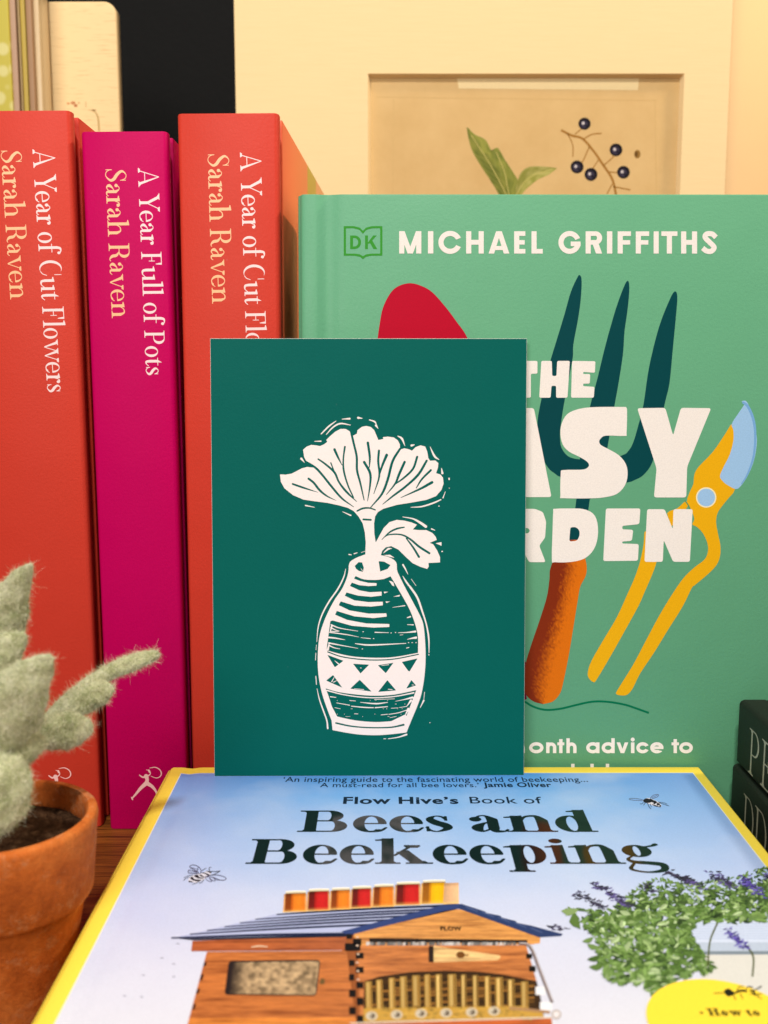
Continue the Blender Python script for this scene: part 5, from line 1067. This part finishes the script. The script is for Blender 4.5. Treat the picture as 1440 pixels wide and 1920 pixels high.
def fibre(nm, c_):
    t = NT(nm); t.col(c_); t.rough(.9, .15); t.b.inputs['Sheen Weight'].default_value = .3; return t.m
FIB = [FELT, fibre('felt_fibre_pale', srgb(232, 228, 190)), fibre('felt_fibre_green', srgb(168, 176, 118)), fibre('felt_fibre_cream', srgb(246, 240, 214))]
def felt_leaf(name, pts, flat, count, seed, ln=.0010):
    """pts: (photo u, v, half width in px, world y); an uneven elliptical section with a shallow midrib"""
    q = smooth(pts, 8); V, P_, n = [], [], 28; C_ = [at_y(u, v, y) for u, v, w_, y in q]; r_ = random.Random(seed); ph = [r_.uniform(0, 6.28) for _ in range(6)]
    for i, (u, v, w_, y) in enumerate(q):
        tg = (C_[min(i+1, len(C_)-1)]-C_[max(i-1, 0)]).normalized(); vw = (C_[i]-CAM).normalized(); sd = tg.cross(vw).normalized(); fr = sd.cross(tg).normalized(); W_ = max(.6, w_)*y/F_PX
        if fr.dot(vw) > 0: fr = -fr
        for k_ in range(n):
            a_ = 2*math.pi*k_/n; ca, sa = math.cos(a_), math.sin(a_)
            lump = 1+.045*math.sin(i*.35+a_*2+ph[0])+.04*math.sin(i*.8-a_*3+ph[1])+r_.uniform(-.04, .04)
            rib = -.16*math.exp(-(ca/.22)**2) if sa > 0 else 0
            V.append(tuple(invp @ (C_[i]+sd*W_*ca*lump+fr*W_*((flat*sa+rib*flat*1.6)*lump-.22*ca*ca+.035*math.sin(i*.7+ca*4+ph[2])))))
    m = len(q)
    for i in range(m-1):
        for k_ in range(n): P_.append((i*n+k_, i*n+(k_+1) % n, (i+1)*n+(k_+1) % n, (i+1)*n+k_))
    P_ += [tuple(range(n-1, -1, -1)), tuple((m-1)*n+k_ for k_ in range(n))]
    me_ = bpy.data.meshes.new('x'); me_.from_pydata(V, [], P_); bm = bmesh.new(); bm.from_mesh(me_); bmesh.ops.recalc_face_normals(bm, faces=bm.faces); P_ = [tuple(v.index for v in f.verts) for f in bm.faces]; bm.free(); bpy.data.meshes.remove(me_)
    fv, fp = fuzz(V, P_, int(count*2.4), ln, .000030, len(V), seed, .6)
    o = mesh_ob(name, V+fv, P_+fp, FIB, plant)
    for p in o.data.polygons[:len(P_)]: p.use_smooth = True
    mi = [0]*len(P_)
    for k_ in range(len(fp)//2): c_ = r_.choice((1, 1, 2, 2, 3)); mi += [c_, c_]
    o.data.polygons.foreach_set('material_index', mi)
    return o
Y0 = PY
felt_leaf('leaf', [(-30, 1255, 20, Y0+.004), (-8, 1195, 42, Y0+.004), (10, 1145, 42, Y0+.003), (32, 1098, 26, Y0+.002), (50, 1070, 12, Y0+.001), (60, 1058, 3, Y0)], .30, 4200, 11)
felt_leaf('leaf', [(-60, 1262, 30, Y0-.006), (-25, 1240, 44, Y0-.006), (10, 1218, 36, Y0-.006), (34, 1200, 20, Y0-.006), (47, 1188, 6, Y0-.006)], .32, 2600, 12)
felt_leaf('leaf', [(-40, 1450, 40, Y0-.010), (-20, 1390, 62, Y0-.012), (12, 1335, 66, Y0-.014), (46, 1286, 50, Y0-.016), (76, 1252, 27, Y0-.017), (97, 1230, 6, Y0-.018)], .30, 6500, 13)
felt_leaf('leaf', [(30, 1420, 16, Y0+.006), (62, 1386, 13, Y0+.010), (100, 1340, 13, Y0+.016), (150, 1296, 14, Y0+.022), (200, 1263, 15, Y0+.027), (250, 1242, 15, Y0+.032), (284, 1230, 12, Y0+.035), (297, 1227, 5, Y0+.037)], .9, 4200, 14)
felt_leaf('leaf', [(118, 1338, 10, Y0+.014), (142, 1322, 24, Y0+.016), (172, 1305, 27, Y0+.018), (198, 1294, 20, Y0+.020), (213, 1290, 6, Y0+.021)], .55, 1800, 15)
felt_leaf('leaf', [(50, 1395, 12, Y0+.005), (80, 1382, 26, Y0+.006), (112, 1372, 34, Y0+.007), (140, 1366, 34, Y0+.008), (160, 1360, 21, Y0+.009), (170, 1354, 6, Y0+.009)], .5, 2600, 16)
felt_leaf('leaf', [(-50, 1400, 40, Y0-.008), (-10, 1405, 48, Y0-.008), (30, 1400, 44, Y0-.008), (62, 1395, 30, Y0-.007), (84, 1392, 10, Y0-.006)], .5, 3600, 17)
felt_leaf('leaf', [(-20, 1410, 40, Y0-.012), (2, 1450, 54, Y0-.014), (10, 1495, 48, Y0-.014), (4, 1535, 34, Y0-.014), (-6, 1562, 12, Y0-.013)], .5, 3800, 18)
# stem of the plant
sb = Vector((0, 0, -.002)); felt_leaf('stem', [(6, 1530, 16, Y0), (4, 1460, 15, Y0), (-2, 1380, 14, Y0), (-10, 1290, 13, Y0), (-12, 1210, 12, Y0)], 1.0, 900, 19)
